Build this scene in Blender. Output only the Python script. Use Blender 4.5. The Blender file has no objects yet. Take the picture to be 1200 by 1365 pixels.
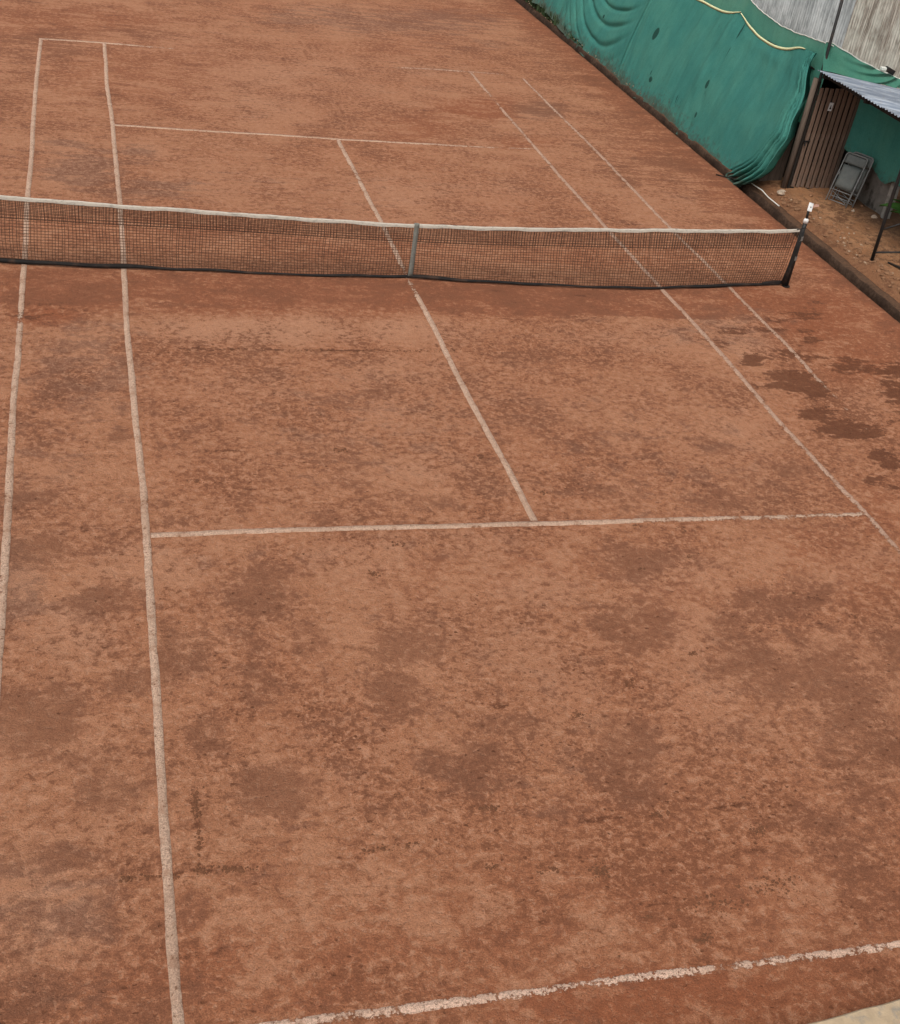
import bpy, bmesh, math, random
import numpy as np
from mathutils import Vector, Matrix

random.seed(7)
rng = np.random.default_rng(7)
S = bpy.context.scene
COL = S.collection

# ------------------------------------------------------------------ camera, world, sun, exposure
cam = bpy.data.cameras.new('camera')
camo = bpy.data.objects.new('camera', cam)
COL.objects.link(camo)
CAM_POS = (-4.5588, -16.4105, 7.2601)
YAW, PITCH, ROLL = 0.341127, 0.586462, -0.168076
f = Vector((math.sin(YAW)*math.cos(PITCH), math.cos(YAW)*math.cos(PITCH), -math.sin(PITCH)))
r = Vector((math.cos(YAW), -math.sin(YAW), 0.0))
d = f.cross(r)
r2 = r*math.cos(ROLL) + d*math.sin(ROLL)
d2 = -r*math.sin(ROLL) + d*math.cos(ROLL)
m = Matrix((( r2.x, -d2.x, -f.x, CAM_POS[0]), (r2.y, -d2.y, -f.y, CAM_POS[1]), (r2.z, -d2.z, -f.z, CAM_POS[2]), (0, 0, 0, 1)))
camo.matrix_world = m
cam.sensor_fit = 'VERTICAL'
cam.sensor_height = 24.0
cam.sensor_width = 24.0*900/1024
cam.lens = 1617.84/1365*24.0
cam.clip_start = 0.05
cam.clip_end = 1500
S.camera = camo

SUN_EL, SUN_AZ = math.radians(58), math.radians(215)      # azimuth clockwise from +Y: behind and left of the camera
world = bpy.data.worlds.new('World')
S.world = world
world.use_nodes = True
wn, wl = world.node_tree.nodes, world.node_tree.links
wn.clear()
sky = wn.new('ShaderNodeTexSky')
sky.sky_type = 'NISHITA'
sky.sun_disc = False
sky.sun_elevation = SUN_EL
sky.sun_rotation = SUN_AZ
sky.dust_density = 4.0
sky.air_density = 1.0
hsv = wn.new('ShaderNodeHueSaturation')
hsv.inputs['Saturation'].default_value = 0.12               # overcast: the cloud cover greys the sky
bg = wn.new('ShaderNodeBackground')
bg.inputs['Strength'].default_value = 0.15
wo = wn.new('ShaderNodeOutputWorld')
wl.new(sky.outputs[0], hsv.inputs['Color'])
wl.new(hsv.outputs[0], bg.inputs[0])
wl.new(bg.outputs[0], wo.inputs[0])

sl = bpy.data.lights.new('sun', 'SUN')
sl.energy = 1.4
sl.angle = math.radians(22)
sl.color = (1.0, 0.94, 0.86)
so = bpy.data.objects.new('sun', sl)
COL.objects.link(so)
sd = Vector((math.sin(SUN_AZ)*math.cos(SUN_EL), math.cos(SUN_AZ)*math.cos(SUN_EL), math.sin(SUN_EL)))
so.rotation_euler = sd.to_track_quat('Z', 'Y').to_euler()
so.location = (0, -20, 30)

S.view_settings.view_transform = 'Standard'
S.view_settings.look = 'None'
S.view_settings.exposure = 0.13
S.view_settings.gamma = 1.0
S.view_settings.use_curve_mapping = False
S.render.engine = 'CYCLES'

# ------------------------------------------------------------------ helpers
def setp(o, **k):
    for a, b in k.items():
        o[a] = b
    return o

def link(o, parent=None):
    COL.objects.link(o)
    if parent is not None:
        o.parent = parent
    return o

def mesh_obj(name, verts, faces, mat, parent=None, smooth=False):
    me = bpy.data.meshes.new(name)
    me.from_pydata([tuple(v) for v in verts], [], [tuple(x) for x in faces])
    if mat is not None:
        me.materials.append(mat)
    if smooth:
        me.polygons.foreach_set('use_smooth', [True]*len(me.polygons))
    me.update()
    return link(bpy.data.objects.new(name, me), parent)

def empty(name, loc, rz=0.0, **props):
    o = bpy.data.objects.new(name, None)
    o.location = loc
    o.rotation_euler = (0, 0, rz)
    o.empty_display_size = 0.1
    link(o)
    return setp(o, **props)

class MB:
    """collects boxes, tubes and sheets into one mesh"""
    def __init__(s): s.v = []; s.f = []
    def add(s, vs, fs):
        n = len(s.v); s.v += [tuple(v) for v in vs]; s.f += [tuple(i+n for i in x) for x in fs]; return s
    def box(s, c, size, M=None, jit=0.0):
        hx, hy, hz = [k/2 for k in size]
        vs = [Vector((sx*hx, sy*hy, sz*hz)) for sx in (-1, 1) for sy in (-1, 1) for sz in (-1, 1)]
        if jit: vs = [v + Vector((random.uniform(-jit, jit), random.uniform(-jit, jit), random.uniform(-jit, jit))) for v in vs]
        if M is not None: vs = [M @ v for v in vs]
        vs = [v + Vector(c) for v in vs]
        return s.add(vs, [(0, 1, 3, 2), (4, 6, 7, 5), (0, 4, 5, 1), (2, 3, 7, 6), (0, 2, 6, 4), (1, 5, 7, 3)])
    def tube(s, pts, rad, n=6, cap=True):
        pts = [Vector(p) for p in pts]
        rr = rad if isinstance(rad, (list, tuple)) else [rad]*len(pts)
        rings = []
        up = None
        for i, p in enumerate(pts):
            t = (pts[min(i+1, len(pts)-1)] - pts[max(i-1, 0)]).normalized()
            if up is None:
                up = Vector((0, 0, 1)) if abs(t.z) < .9 else Vector((1, 0, 0))
            a = t.cross(up)
            if a.length < 1e-5: a = t.orthogonal()
            a.normalize(); b = a.cross(t).normalized(); up = b
            rings.append([p + (a*math.cos(2*math.pi*k/n) + b*math.sin(2*math.pi*k/n))*rr[i] for k in range(n)])
        vs = [v for g in rings for v in g]
        fs = [(i*n+k, i*n+(k+1) % n, (i+1)*n+(k+1) % n, (i+1)*n+k) for i in range(len(pts)-1) for k in range(n)]
        if cap:
            fs.append(tuple(range(n-1, -1, -1))); fs.append(tuple((len(pts)-1)*n+k for k in range(n)))
        return s.add(vs, fs)
    def build(s, name, mat, parent=None, smooth=False):
        return mesh_obj(name, s.v, s.f, mat, parent, smooth)

def bevel(o, w=0.006, seg=2):
    md = o.modifiers.new('bevel', 'BEVEL'); md.width = w; md.segments = seg; md.limit_method = 'ANGLE'
    return o

def smoothstep(a, b, x):
    t = np.clip((x-a)/(b-a), 0, 1)
    return t*t*(3-2*t)

_perm = rng.random((256, 256))
def vnoise(x, y):
    x0 = np.floor(x).astype(int); y0 = np.floor(y).astype(int)
    fx = x-x0; fy = y-y0
    fx = fx*fx*(3-2*fx); fy = fy*fy*(3-2*fy)
    g = lambda i, j: _perm[i & 255, j & 255]
    return (g(x0, y0)*(1-fx)+g(x0+1, y0)*fx)*(1-fy) + (g(x0, y0+1)*(1-fx)+g(x0+1, y0+1)*fx)*fy
def fbm(x, y, oct=4, gain=.5):
    s = 0; a = 1; t = 0
    for k in range(oct):
        s = s + a*vnoise(x*2**k+17*k, y*2**k+31*k); t += a; a *= gain
    return s/t
def interp(x, pts):
    return np.interp(x, [p[0] for p in pts], [p[1] for p in pts])

def grid_mesh(name, X, Y, Z, mat, parent=None, attrs=None, smooth=True):
    """X, Y, Z are 2D arrays"""
    ny, nx = X.shape
    co = np.stack([X, Y, Z], -1).reshape(-1, 3).astype(np.float32)
    idx = np.arange(ny*nx).reshape(ny, nx)
    q = np.stack([idx[:-1, :-1], idx[:-1, 1:], idx[1:, 1:], idx[1:, :-1]], -1).reshape(-1, 4)
    me = bpy.data.meshes.new(name)
    me.vertices.add(len(co)); me.vertices.foreach_set('co', co.ravel())
    me.loops.add(q.size); me.loops.foreach_set('vertex_index', q.ravel().astype(np.int32))
    me.polygons.add(len(q)); me.polygons.foreach_set('loop_start', np.arange(0, q.size, 4, dtype=np.int32))
    me.polygons.foreach_set('loop_total', np.full(len(q), 4, dtype=np.int32))
    if smooth: me.polygons.foreach_set('use_smooth', np.ones(len(q), dtype=bool))
    me.update(calc_edges=True); me.validate()
    for an, av in (attrs or {}).items():
        a = me.attributes.new(an, 'FLOAT_COLOR', 'POINT')
        a.data.foreach_set('color', np.asarray(av, dtype=np.float32).reshape(-1, 4).ravel())
    if mat is not None: me.materials.append(mat)
    return link(bpy.data.objects.new(name, me), parent)

# ------------------------------------------------------------------ material helpers
class NT:
    def __init__(s, name):
        s.m = bpy.data.materials.new(name); s.m.use_nodes = True
        s.t = s.m.node_tree; s.n = s.t.nodes; s.n.clear()
        s.out = s.n.new('ShaderNodeOutputMaterial')
        s.bsdf = s.n.new('ShaderNodeBsdfPrincipled')
        s.t.links.new(s.bsdf.outputs[0], s.out.inputs[0])
        s.bsdf.inputs['Roughness'].default_value = .9
        s.bsdf.inputs['Specular IOR Level'].default_value = .15
        s.tc = s.n.new('ShaderNodeTexCoord').outputs['Object']
    def l(s, a, b): s.t.links.new(a, b)
    def val(s, sock, v):
        if isinstance(v, (int, float)): sock.default_value = v
        elif isinstance(v, tuple): sock.default_value = (*v, 1) if len(v) == 3 and len(sock.default_value) == 4 else v
        else: s.l(v, sock)
    def vmap(s, scale=(1, 1, 1), loc=(0, 0, 0), src=None, rot=(0, 0, 0)):
        n = s.n.new('ShaderNodeMapping'); n.inputs['Scale'].default_value = scale; n.inputs['Location'].default_value = loc; n.inputs['Rotation'].default_value = rot
        s.l(src or s.tc, n.inputs[0]); return n.outputs[0]
    def noise(s, scale, detail=4, rough=.55, src=None, dist=0.0, color=False):
        n = s.n.new('ShaderNodeTexNoise'); n.inputs['Scale'].default_value = scale; n.inputs['Detail'].default_value = detail
        n.inputs['Roughness'].default_value = rough; n.inputs['Distortion'].default_value = dist
        s.l(src or s.tc, n.inputs['Vector']); return n.outputs['Color' if color else 'Fac']
    def vor(s, scale, src=None, feature='F1', rnd=1.0):
        n = s.n.new('ShaderNodeTexVoronoi'); n.inputs['Scale'].default_value = scale; n.feature = feature; n.inputs['Randomness'].default_value = rnd
        s.l(src or s.tc, n.inputs['Vector']); return n.outputs
    def math(s, op, a, b=0.0, c=0.0, clamp=False):
        n = s.n.new('ShaderNodeMath'); n.operation = op; n.use_clamp = clamp
        s.val(n.inputs[0], a); s.val(n.inputs[1], b)
        if op in ('MULTIPLY_ADD',): s.val(n.inputs[2], c)
        return n.outputs[0]
    def ramp(s, v, a, b, lo=0.0, hi=1.0):
        n = s.n.new('ShaderNodeMapRange'); n.interpolation_type = 'SMOOTHSTEP'
        s.val(n.inputs[0], v); n.inputs[1].default_value = a; n.inputs[2].default_value = b; n.inputs[3].default_value = lo; n.inputs[4].default_value = hi
        return n.outputs[0]
    def lin(s, v, a, b, lo, hi):
        n = s.n.new('ShaderNodeMapRange'); n.clamp = True
        s.val(n.inputs[0], v); n.inputs[1].default_value = a; n.inputs[2].default_value = b; n.inputs[3].default_value = lo; n.inputs[4].default_value = hi
        return n.outputs[0]
    def mix(s, fac, a, b, mode='MIX'):
        n = s.n.new('ShaderNodeMix'); n.data_type = 'RGBA'; n.blend_type = mode; n.clamp_factor = True
        s.val(n.inputs[0], fac); s.val(n.inputs[6], a); s.val(n.inputs[7], b); return n.outputs[2]
    def scale(s, colr, v):
        n = s.n.new('ShaderNodeVectorMath'); n.operation = 'SCALE'
        s.val(n.inputs[0], colr); s.val(n.inputs['Scale'], v); return n.outputs[0]
    def attr(s, name):
        n = s.n.new('ShaderNodeAttribute'); n.attribute_name = name; return n
    def sep(s, v):
        n = s.n.new('ShaderNodeSeparateXYZ'); s.l(v, n.inputs[0]); return n.outputs
    def sepc(s, v):
        n = s.n.new('ShaderNodeSeparateColor'); s.l(v, n.inputs[0]); return n.outputs
    def bump(s, h, dist=.01, strength=1.0, normal=None):
        n = s.n.new('ShaderNodeBump'); n.inputs['Distance'].default_value = dist; n.inputs['Strength'].default_value = strength
        s.l(h, n.inputs['Height'])
        if normal is not None: s.l(normal, n.inputs['Normal'])
        s.l(n.outputs[0], s.bsdf.inputs['Normal']); return n.outputs[0]
    def base(s, c): s.val(s.bsdf.inputs['Base Color'], c)
    def rough(s, v): s.val(s.bsdf.inputs['Roughness'], v)
    def alpha(s, fac):
        """fac = 1 solid, 0 see-through (the thing is worn away there)"""
        tr = s.n.new('ShaderNodeBsdfTransparent'); mx = s.n.new('ShaderNodeMixShader')
        s.val(mx.inputs[0], fac); s.l(tr.outputs[0], mx.inputs[1]); s.l(s.bsdf.outputs[0], mx.inputs[2]); s.l(mx.outputs[0], s.out.inputs[0])

def simple(name, colr, rough=.8, var=.25, scale=8, metal=0.0, spec=.2, bump=0.0, dirt=None, dirt_amt=.5, dirt_scale=3, stretch=(1, 1, 1)):
    k = NT(name)
    src = k.vmap(stretch)
    n = k.noise(scale, 6, .65, src)
    c = k.scale(k.mix(1.0, colr, colr), k.lin(n, .25, .75, 1-var, 1+var))
    if dirt: c = k.mix(k.ramp(k.noise(dirt_scale, 6, .65, src), .5, .68, 0, dirt_amt), c, dirt)
    k.base(c); k.rough(rough); k.bsdf.inputs['Metallic'].default_value = metal; k.bsdf.inputs['Specular IOR Level'].default_value = spec
    if bump: k.bump(n, bump)
    return k.m
BLOBS = {"D":[[-5.19,-6.58,0.31,-0.02,0.01,-0.29,0.8],[-4.98,-6.72,0.2,-0.01,0.0,-0.23,0.5],[-4.52,-7.34,0.33,-0.02,-0.0,-0.24,0.65],[-3.11,-7.36,0.28,-0.02,-0.05,-0.39,0.75],[-3.99,-8.15,0.12,-0.01,-0.03,-0.43,0.75],[-3.73,-8.07,0.16,-0.01,-0.02,-0.3,0.6],[-4.31,-8.45,0.19,-0.02,-0.01,-0.17,0.75],[-5.12,-8.89,0.35,-0.04,0.01,-0.33,0.95],[-4.87,-8.63,0.17,-0.02,0.0,-0.14,0.85],[-2.76,-8.1,0.17,-0.01,-0.04,-0.25,0.6],[-3.26,-8.6,0.19,-0.02,-0.02,-0.2,0.6],[-3.75,-9.14,0.15,-0.02,-0.02,-0.25,0.65],[-3.28,-9.81,0.25,-0.03,-0.03,-0.26,0.95],[-4.53,-9.71,0.22,-0.03,-0.0,-0.21,0.7],[-4.98,-10.33,0.36,-0.05,0.0,-0.23,0.6],[-5.11,-11.18,0.38,-0.06,0.01,-0.44,0.5],[-4.68,-11.01,0.44,-0.06,-0.0,-0.35,0.45],[-4.31,-11.61,0.28,-0.04,-0.01,-0.16,0.4],[-1.87,-8.25,0.35,-0.03,-0.07,-0.3,0.7],[-2.09,-8.83,0.27,-0.03,-0.06,-0.28,0.7],[-2.65,-8.05,0.17,-0.01,-0.03,-0.2,0.55],[-1.67,-9.67,0.35,-0.04,-0.06,-0.23,0.6],[-1.11,-9.36,0.3,-0.03,-0.04,-0.14,0.55],[-1.61,-9.93,0.22,-0.03,-0.04,-0.14,0.55],[0.48,-8.14,0.43,-0.03,-0.16,-0.41,0.75],[0.93,-7.07,0.34,-0.02,-0.11,-0.28,0.75],[-0.22,-9.74,0.26,-0.03,-0.15,-0.37,0.8],[-0.3,-10.08,0.26,-0.03,-0.08,-0.2,0.6],[1.41,-8.74,0.35,-0.03,-0.15,-0.3,0.75],[1.6,-9.01,0.31,-0.03,-0.15,-0.29,0.6],[2.21,-8.79,0.36,-0.03,-0.22,-0.41,0.75],[2.14,-9.42,0.39,-0.04,-0.24,-0.42,0.65],[1.43,-8.18,0.2,-0.02,-0.1,-0.22,0.65],[2.06,-7.85,0.47,-0.03,-0.13,-0.26,0.55],[2.67,-7.7,0.35,-0.02,-0.16,-0.3,0.55],[2.77,-9.06,0.32,-0.03,-0.36,-0.59,0.55],[2.04,-9.99,0.44,-0.05,-0.35,-0.58,0.55],[1.1,-9.61,0.22,-0.02,-0.09,-0.18,0.5],[1.36,-10.78,0.47,-0.06,-0.25,-0.43,0.4],[-1.71,-3.62,0.47,0.0,-0.06,-0.33,0.4],[-1.11,-3.47,0.21,0.0,-0.03,-0.17,0.65],[-1.92,-4.83,0.35,-0.01,-0.05,-0.28,0.5],[-1.83,-5.34,0.3,-0.01,-0.05,-0.27,0.6],[-1.17,-5.81,0.42,-0.02,-0.05,-0.23,0.5],[-2.38,-6.15,0.32,-0.01,-0.03,-0.16,0.4],[-4.3,-4.52,0.11,-0.0,-0.0,-0.14,0.9],[-5.1,-4.14,0.4,-0.0,0.02,-0.93,0.3],[1.69,-4.64,0.3,-0.0,-0.12,-0.31,0.45],[1.25,-5.79,0.33,-0.01,-0.14,-0.37,0.55],[2.93,-4.75,0.37,-0.01,-0.2,-0.43,0.5],[2.39,-6.02,0.38,-0.02,-0.11,-0.24,0.6],[3.62,-5.38,0.31,-0.01,-0.1,-0.2,0.55],[2.98,-5.61,0.3,-0.01,-0.09,-0.19,0.45],[0.75,-4.18,0.7,-0.01,-0.22,-0.7,0.35],[-5.21,-5.63,0.29,-0.01,0.01,-0.19,0.6],[-1.97,-7.32,0.22,-0.02,-0.03,-0.16,0.4],[7.65,8.5,1.22,0.24,-0.67,-1.6,0.45],[7.3,6.03,1.12,0.18,-0.6,-1.37,0.5],[8.11,12.03,1.36,0.34,-0.76,-1.97,0.45],[7.88,15.41,1.23,0.38,-0.81,-2.35,0.45],[7.49,3.59,0.69,0.08,-0.57,-1.16,0.4],[5.96,5.6,0.7,0.11,-0.32,-0.8,0.5],[5.71,7.14,0.73,0.13,-0.22,-0.6,0.35],[-4.78,-9.24,0.34,-0.04,-0.0,-0.2,0.5],[-3.29,-8.0,0.27,-0.02,-0.02,-0.18,0.4],[-2.2,-10.26,0.3,-0.04,-0.03,-0.11,0.35],[1.59,-7.17,0.44,-0.03,-0.11,-0.25,0.3],[1.04,-2.59,0.55,0.01,-0.07,-0.21,0.35],[-3.67,-4.8,0.33,-0.01,-0.01,-0.18,0.3],[-5.38,11.34,0.91,0.28,0.02,-1.13,0.5],[-3.48,13.06,1.02,0.34,-0.02,-0.52,0.5],[0.26,-1.49,0.67,0.03,-0.06,-0.24,0.3],[-3.76,-10.83,0.42,-0.06,-0.02,-0.25,0.25],[0.78,-11.31,0.5,-0.07,-0.14,-0.26,0.3],[4.97,9.26,0.67,0.15,-0.2,-0.62,0.75],[5.62,6.21,0.53,0.09,-0.18,-0.47,0.4]],"W":[[4.84,-3.14,0.46,0.0,-0.16,-0.3,1.0],[5.07,-3.39,0.22,0.0,-0.12,-0.21,0.9],[4.54,-2.47,0.17,0.0,-0.09,-0.18,0.9],[5.97,-2.65,0.51,0.01,-0.13,-0.23,0.75],[5.64,-2.45,0.32,0.01,-0.08,-0.14,0.6],[6.69,-3.01,0.34,0.0,-0.3,-0.49,0.72],[6.25,-3.71,0.2,0.0,-0.17,-0.27,0.6],[4.84,-4.01,0.29,-0.0,-0.09,-0.16,0.85],[5.02,-4.41,0.46,-0.0,-0.11,-0.19,1.0],[5.27,-4.58,0.23,-0.0,-0.06,-0.09,0.85],[5.09,-5.06,0.16,-0.0,-0.1,-0.16,0.75],[5.18,-5.28,0.15,-0.0,-0.09,-0.14,0.75],[4.68,-5.66,0.19,-0.01,-0.06,-0.1,0.6],[4.83,-5.8,0.16,-0.01,-0.06,-0.1,0.6],[5.89,-1.77,0.2,0.01,-0.07,-0.13,0.8],[5.21,-2.32,0.25,0.01,-0.09,-0.17,0.6],[5.36,-1.41,0.33,0.01,-0.07,-0.13,0.5],[4.78,-1.56,0.26,0.01,-0.1,-0.2,0.5],[4.35,-1.94,0.18,0.01,-0.08,-0.17,0.6],[5.97,-0.99,0.55,0.03,-0.11,-0.22,0.45],[-5.15,-1.46,0.35,0.02,0.0,-0.24,0.5],[5.96,-1.51,0.16,0.01,-0.07,-0.13,0.5],[4.5,-3.91,0.17,-0.0,-0.06,-0.12,0.4],[5.84,-4.22,0.14,-0.0,-0.07,-0.12,0.5]],"R":[[-5.15,-1.5,0.39,0.02,0.01,-0.3,0.9],[-4.59,-0.68,1.4,0.09,-0.01,-0.6,0.75],[-2.48,-0.72,1.29,0.08,-0.06,-0.57,0.95],[-0.64,-0.61,1.14,0.07,-0.12,-0.59,0.95],[1.39,-0.7,1.6,0.09,-0.15,-0.51,0.75],[3.83,-0.7,1.19,0.06,-0.17,-0.4,0.6],[5.5,-0.47,0.84,0.05,-0.3,-0.61,0.8],[6.6,-0.96,1.14,0.05,-0.58,-1.05,0.85],[6.53,-2.24,0.8,0.02,-0.55,-0.93,0.7],[3.58,8.96,1.11,0.24,-0.21,-0.76,0.75],[1.87,7.36,0.83,0.16,-0.22,-0.95,0.55],[3.95,6.82,0.69,0.13,-0.12,-0.38,0.5],[-3.82,-11.43,1.31,-0.2,-0.03,-0.33,0.55],[-2.23,-11.36,1.21,-0.17,-0.12,-0.46,0.5],[-0.77,-12.07,1.45,-0.22,-0.12,-0.27,0.8],[0.17,-11.97,0.93,-0.14,-0.12,-0.23,0.6],[0.7,-11.59,0.74,-0.1,-0.17,-0.31,0.45],[4.34,-6.3,0.41,-0.02,-0.35,-0.59,0.5],[3.42,-7.69,0.45,-0.03,-0.29,-0.49,0.4],[-1.44,-11.01,0.7,-0.1,-0.08,-0.26,0.4],[-0.53,-7.17,1.64,-0.1,-0.11,-0.36,0.3],[-3.28,10.23,1.92,0.52,-0.12,-2.57,0.4],[-4.78,13.41,2.02,0.7,-0.0,-1.59,0.5],[3.21,13.97,1.7,0.52,-0.32,-1.43,0.3],[5.1,17.64,1.96,0.7,-0.33,-1.32,0.6],[7.89,9.07,1.04,0.21,-1.31,-3.16,0.6],[7.79,5.24,0.55,0.08,-0.8,-1.71,0.6],[-3.69,1.65,1.85,0.2,-0.03,-0.58,0.4],[-0.3,1.1,2.56,0.23,-0.12,-0.58,0.4],[3.51,1.13,2.3,0.19,-0.2,-0.56,0.4],[1.06,-7.77,0.49,-0.04,-0.2,-0.46,0.4],[3.15,-6.99,0.56,-0.03,-0.22,-0.4,0.4]],"G":[[-4.66,3.96,0.5,0.08,-0.0,-0.82,0.9],[-4.9,5.03,0.37,0.07,0.0,-0.53,0.6],[-3.66,4.86,0.32,0.05,-0.02,-0.45,0.6],[-3.61,3.25,0.73,0.1,-0.02,-0.4,0.7],[5.01,9.11,0.48,0.1,-0.18,-0.56,0.7],[3.78,16.52,2.56,0.89,-0.3,-1.32,0.7],[1.3,16.12,1.49,0.53,-0.19,-1.19,0.6],[4.68,14.43,1.33,0.41,-0.24,-0.9,0.4],[-4.69,-2.91,0.61,0.01,-0.0,-1.07,0.6],[-4.6,-1.91,0.55,0.02,-0.0,-0.41,0.5],[-5.08,-5.07,0.38,-0.01,0.02,-0.83,0.4],[-5.3,-7.1,0.2,-0.01,0.02,-0.64,0.7],[4.59,-1.56,0.78,0.03,-0.29,-0.61,0.5],[5.1,-1.29,0.66,0.03,-0.31,-0.63,0.4],[2.67,-1.14,0.49,0.02,-0.07,-0.2,0.4],[-1.62,-4.16,1.3,-0.01,-0.18,-0.99,0.25],[1.99,-4.91,1.02,-0.02,-0.4,-0.97,0.3],[-4.98,-10.78,0.44,-0.06,0.01,-0.59,0.5],[-1.18,-9.81,0.78,-0.09,-0.19,-0.62,0.2],[-3.51,-6.74,0.44,-0.03,-0.05,-0.59,0.2]],"P":[[4.98,-2.04,0.51,0.01,-0.17,-0.34,0.8],[4.97,-1.17,0.53,0.02,-0.1,-0.21,0.8],[4.76,-0.78,0.4,0.02,-0.1,-0.22,0.7],[5.56,-1.4,0.54,0.02,-0.13,-0.26,0.6],[-2.41,-1.82,1.43,0.05,-0.06,-0.47,0.7],[-0.23,-1.74,1.1,0.04,-0.1,-0.45,0.6],[-0.62,-3.43,1.61,0.01,-0.25,-1.09,0.5],[-2.78,-3.44,0.83,0.01,-0.08,-0.71,0.5],[-4.09,-6.95,0.49,-0.03,-0.02,-0.34,0.5],[-4.78,-7.78,0.32,-0.03,-0.0,-0.4,0.5],[-3.52,-8.29,0.39,-0.03,-0.04,-0.38,0.3],[-2.03,-6.83,0.54,-0.03,-0.07,-0.37,0.4],[-0.71,-6.64,0.49,-0.03,-0.07,-0.26,0.4],[1.22,-7.41,0.51,-0.03,-0.16,-0.36,0.6],[1.03,-8.24,0.24,-0.02,-0.19,-0.43,0.6],[0.57,-9.46,0.43,-0.04,-0.23,-0.52,0.5],[-0.42,-8.77,0.51,-0.05,-0.16,-0.48,0.4],[-0.73,-8.32,0.44,-0.04,-0.09,-0.31,0.4],[-2.73,-9.55,0.49,-0.05,-0.07,-0.4,0.3],[3.3,-7.41,0.37,-0.02,-0.15,-0.26,0.5],[3.23,-1.85,0.86,0.03,-0.19,-0.47,0.4],[2.17,-1.89,0.71,0.02,-0.12,-0.33,0.5],[5.85,-3.6,0.37,0.0,-0.25,-0.41,0.6],[-0.18,9.94,2.27,0.57,-0.38,-2.61,0.5],[-2.37,12.26,1.74,0.53,-0.09,-1.23,0.3],[1.84,3.63,1.78,0.23,-0.24,-0.91,0.5],[-2.39,3.41,1.02,0.14,-0.06,-0.62,0.3],[6.18,4.2,0.51,0.07,-0.24,-0.57,0.3],[1.05,11.42,2.26,0.62,-0.19,-1.1,0.5],[3.49,-4.58,0.54,-0.01,-0.34,-0.7,0.4],[-0.04,-5.51,0.54,-0.02,-0.13,-0.45,0.4],[-0.85,-5.18,0.54,-0.01,-0.09,-0.37,0.5],[3.64,-7.16,0.38,-0.02,-0.11,-0.19,0.5],[0.37,-9.05,0.37,-0.04,-0.12,-0.28,0.4],[-0.29,-7.44,0.4,-0.03,-0.08,-0.24,0.5]]}
CLUSTERS = [[-3.89,-9.93,0.03,-0.0,-0.01,-0.18,50],[-3.89,-10.26,0.02,-0.0,-0.02,-0.21,15],[-3.89,-10.54,0.06,-0.01,-0.0,-0.04,30],[-3.63,-10.56,0.16,-0.02,-0.0,-0.03,35],[-4.24,-10.56,0.21,-0.03,-0.0,-0.03,18],[-4.42,-10.54,0.05,-0.01,-0.0,-0.03,10],[-2.37,-10.51,0.35,-0.04,-0.01,-0.04,22],[-2.61,-10.52,0.11,-0.01,-0.01,-0.03,10],[-1.64,-10.22,0.11,-0.01,-0.01,-0.03,35],[-1.76,-10.79,0.06,-0.01,-0.01,-0.03,20],[-0.93,-10.94,0.1,-0.01,-0.02,-0.07,45],[-0.52,-9.27,0.07,-0.01,-0.02,-0.05,30],[0.12,-8.92,0.06,-0.01,-0.02,-0.06,22],[0.55,-10.72,0.08,-0.01,-0.03,-0.06,40],[0.41,-11.26,0.25,-0.03,-0.07,-0.13,60],[-0.1,-11.37,0.24,-0.03,-0.04,-0.1,50],[-0.34,-11.64,0.08,-0.01,-0.02,-0.04,30],[-0.7,-11.4,0.03,-0.0,-0.01,-0.02,10],[-0.22,-10.46,0.13,-0.02,-0.03,-0.06,20],[-1.3,-10.88,0.05,-0.01,-0.01,-0.03,12],[-1.39,-10.88,0.04,-0.0,-0.01,-0.03,8],[-1.94,-7.14,0.08,-0.0,-0.01,-0.07,25],[-1.6,-6.66,0.09,-0.01,-0.01,-0.06,14],[3.16,-2.32,0.24,0.01,-0.03,-0.07,18],[-0.27,-5.03,0.09,-0.0,-0.02,-0.06,12],[0.29,-5.76,0.05,-0.0,-0.02,-0.06,18],[-0.56,-6.09,0.17,-0.01,-0.02,-0.07,10],[-1.87,-4.83,0.12,-0.0,-0.01,-0.06,20],[-3.52,-5.4,0.2,-0.01,-0.01,-0.07,15],[2.47,-7.75,0.04,-0.0,-0.01,-0.02,8],[0.92,-8.57,0.05,-0.0,-0.01,-0.03,16],[0.91,-7.22,0.05,-0.0,-0.01,-0.03,8],[-2.32,-10.01,0.05,-0.01,-0.01,-0.03,8],[-2.95,-2.37,0.58,0.02,-0.0,-0.04,35],[-1.79,-2.36,0.6,0.02,-0.01,-0.04,55],[-0.68,-2.35,0.63,0.02,-0.01,-0.04,50],[-0.05,-2.32,0.27,0.01,-0.01,-0.04,15],[0.74,-2.16,0.66,0.02,-0.03,-0.09,10],[1.17,-6.46,0.09,-0.0,-0.02,-0.06,12],[1.68,-6.56,0.11,-0.01,-0.03,-0.07,14],[1.56,-7.04,0.07,-0.0,-0.02,-0.05,10],[2.96,-8.16,0.09,-0.01,-0.03,-0.05,10],[5.92,-3.06,0.08,0.0,-0.03,-0.04,5]]
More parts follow.
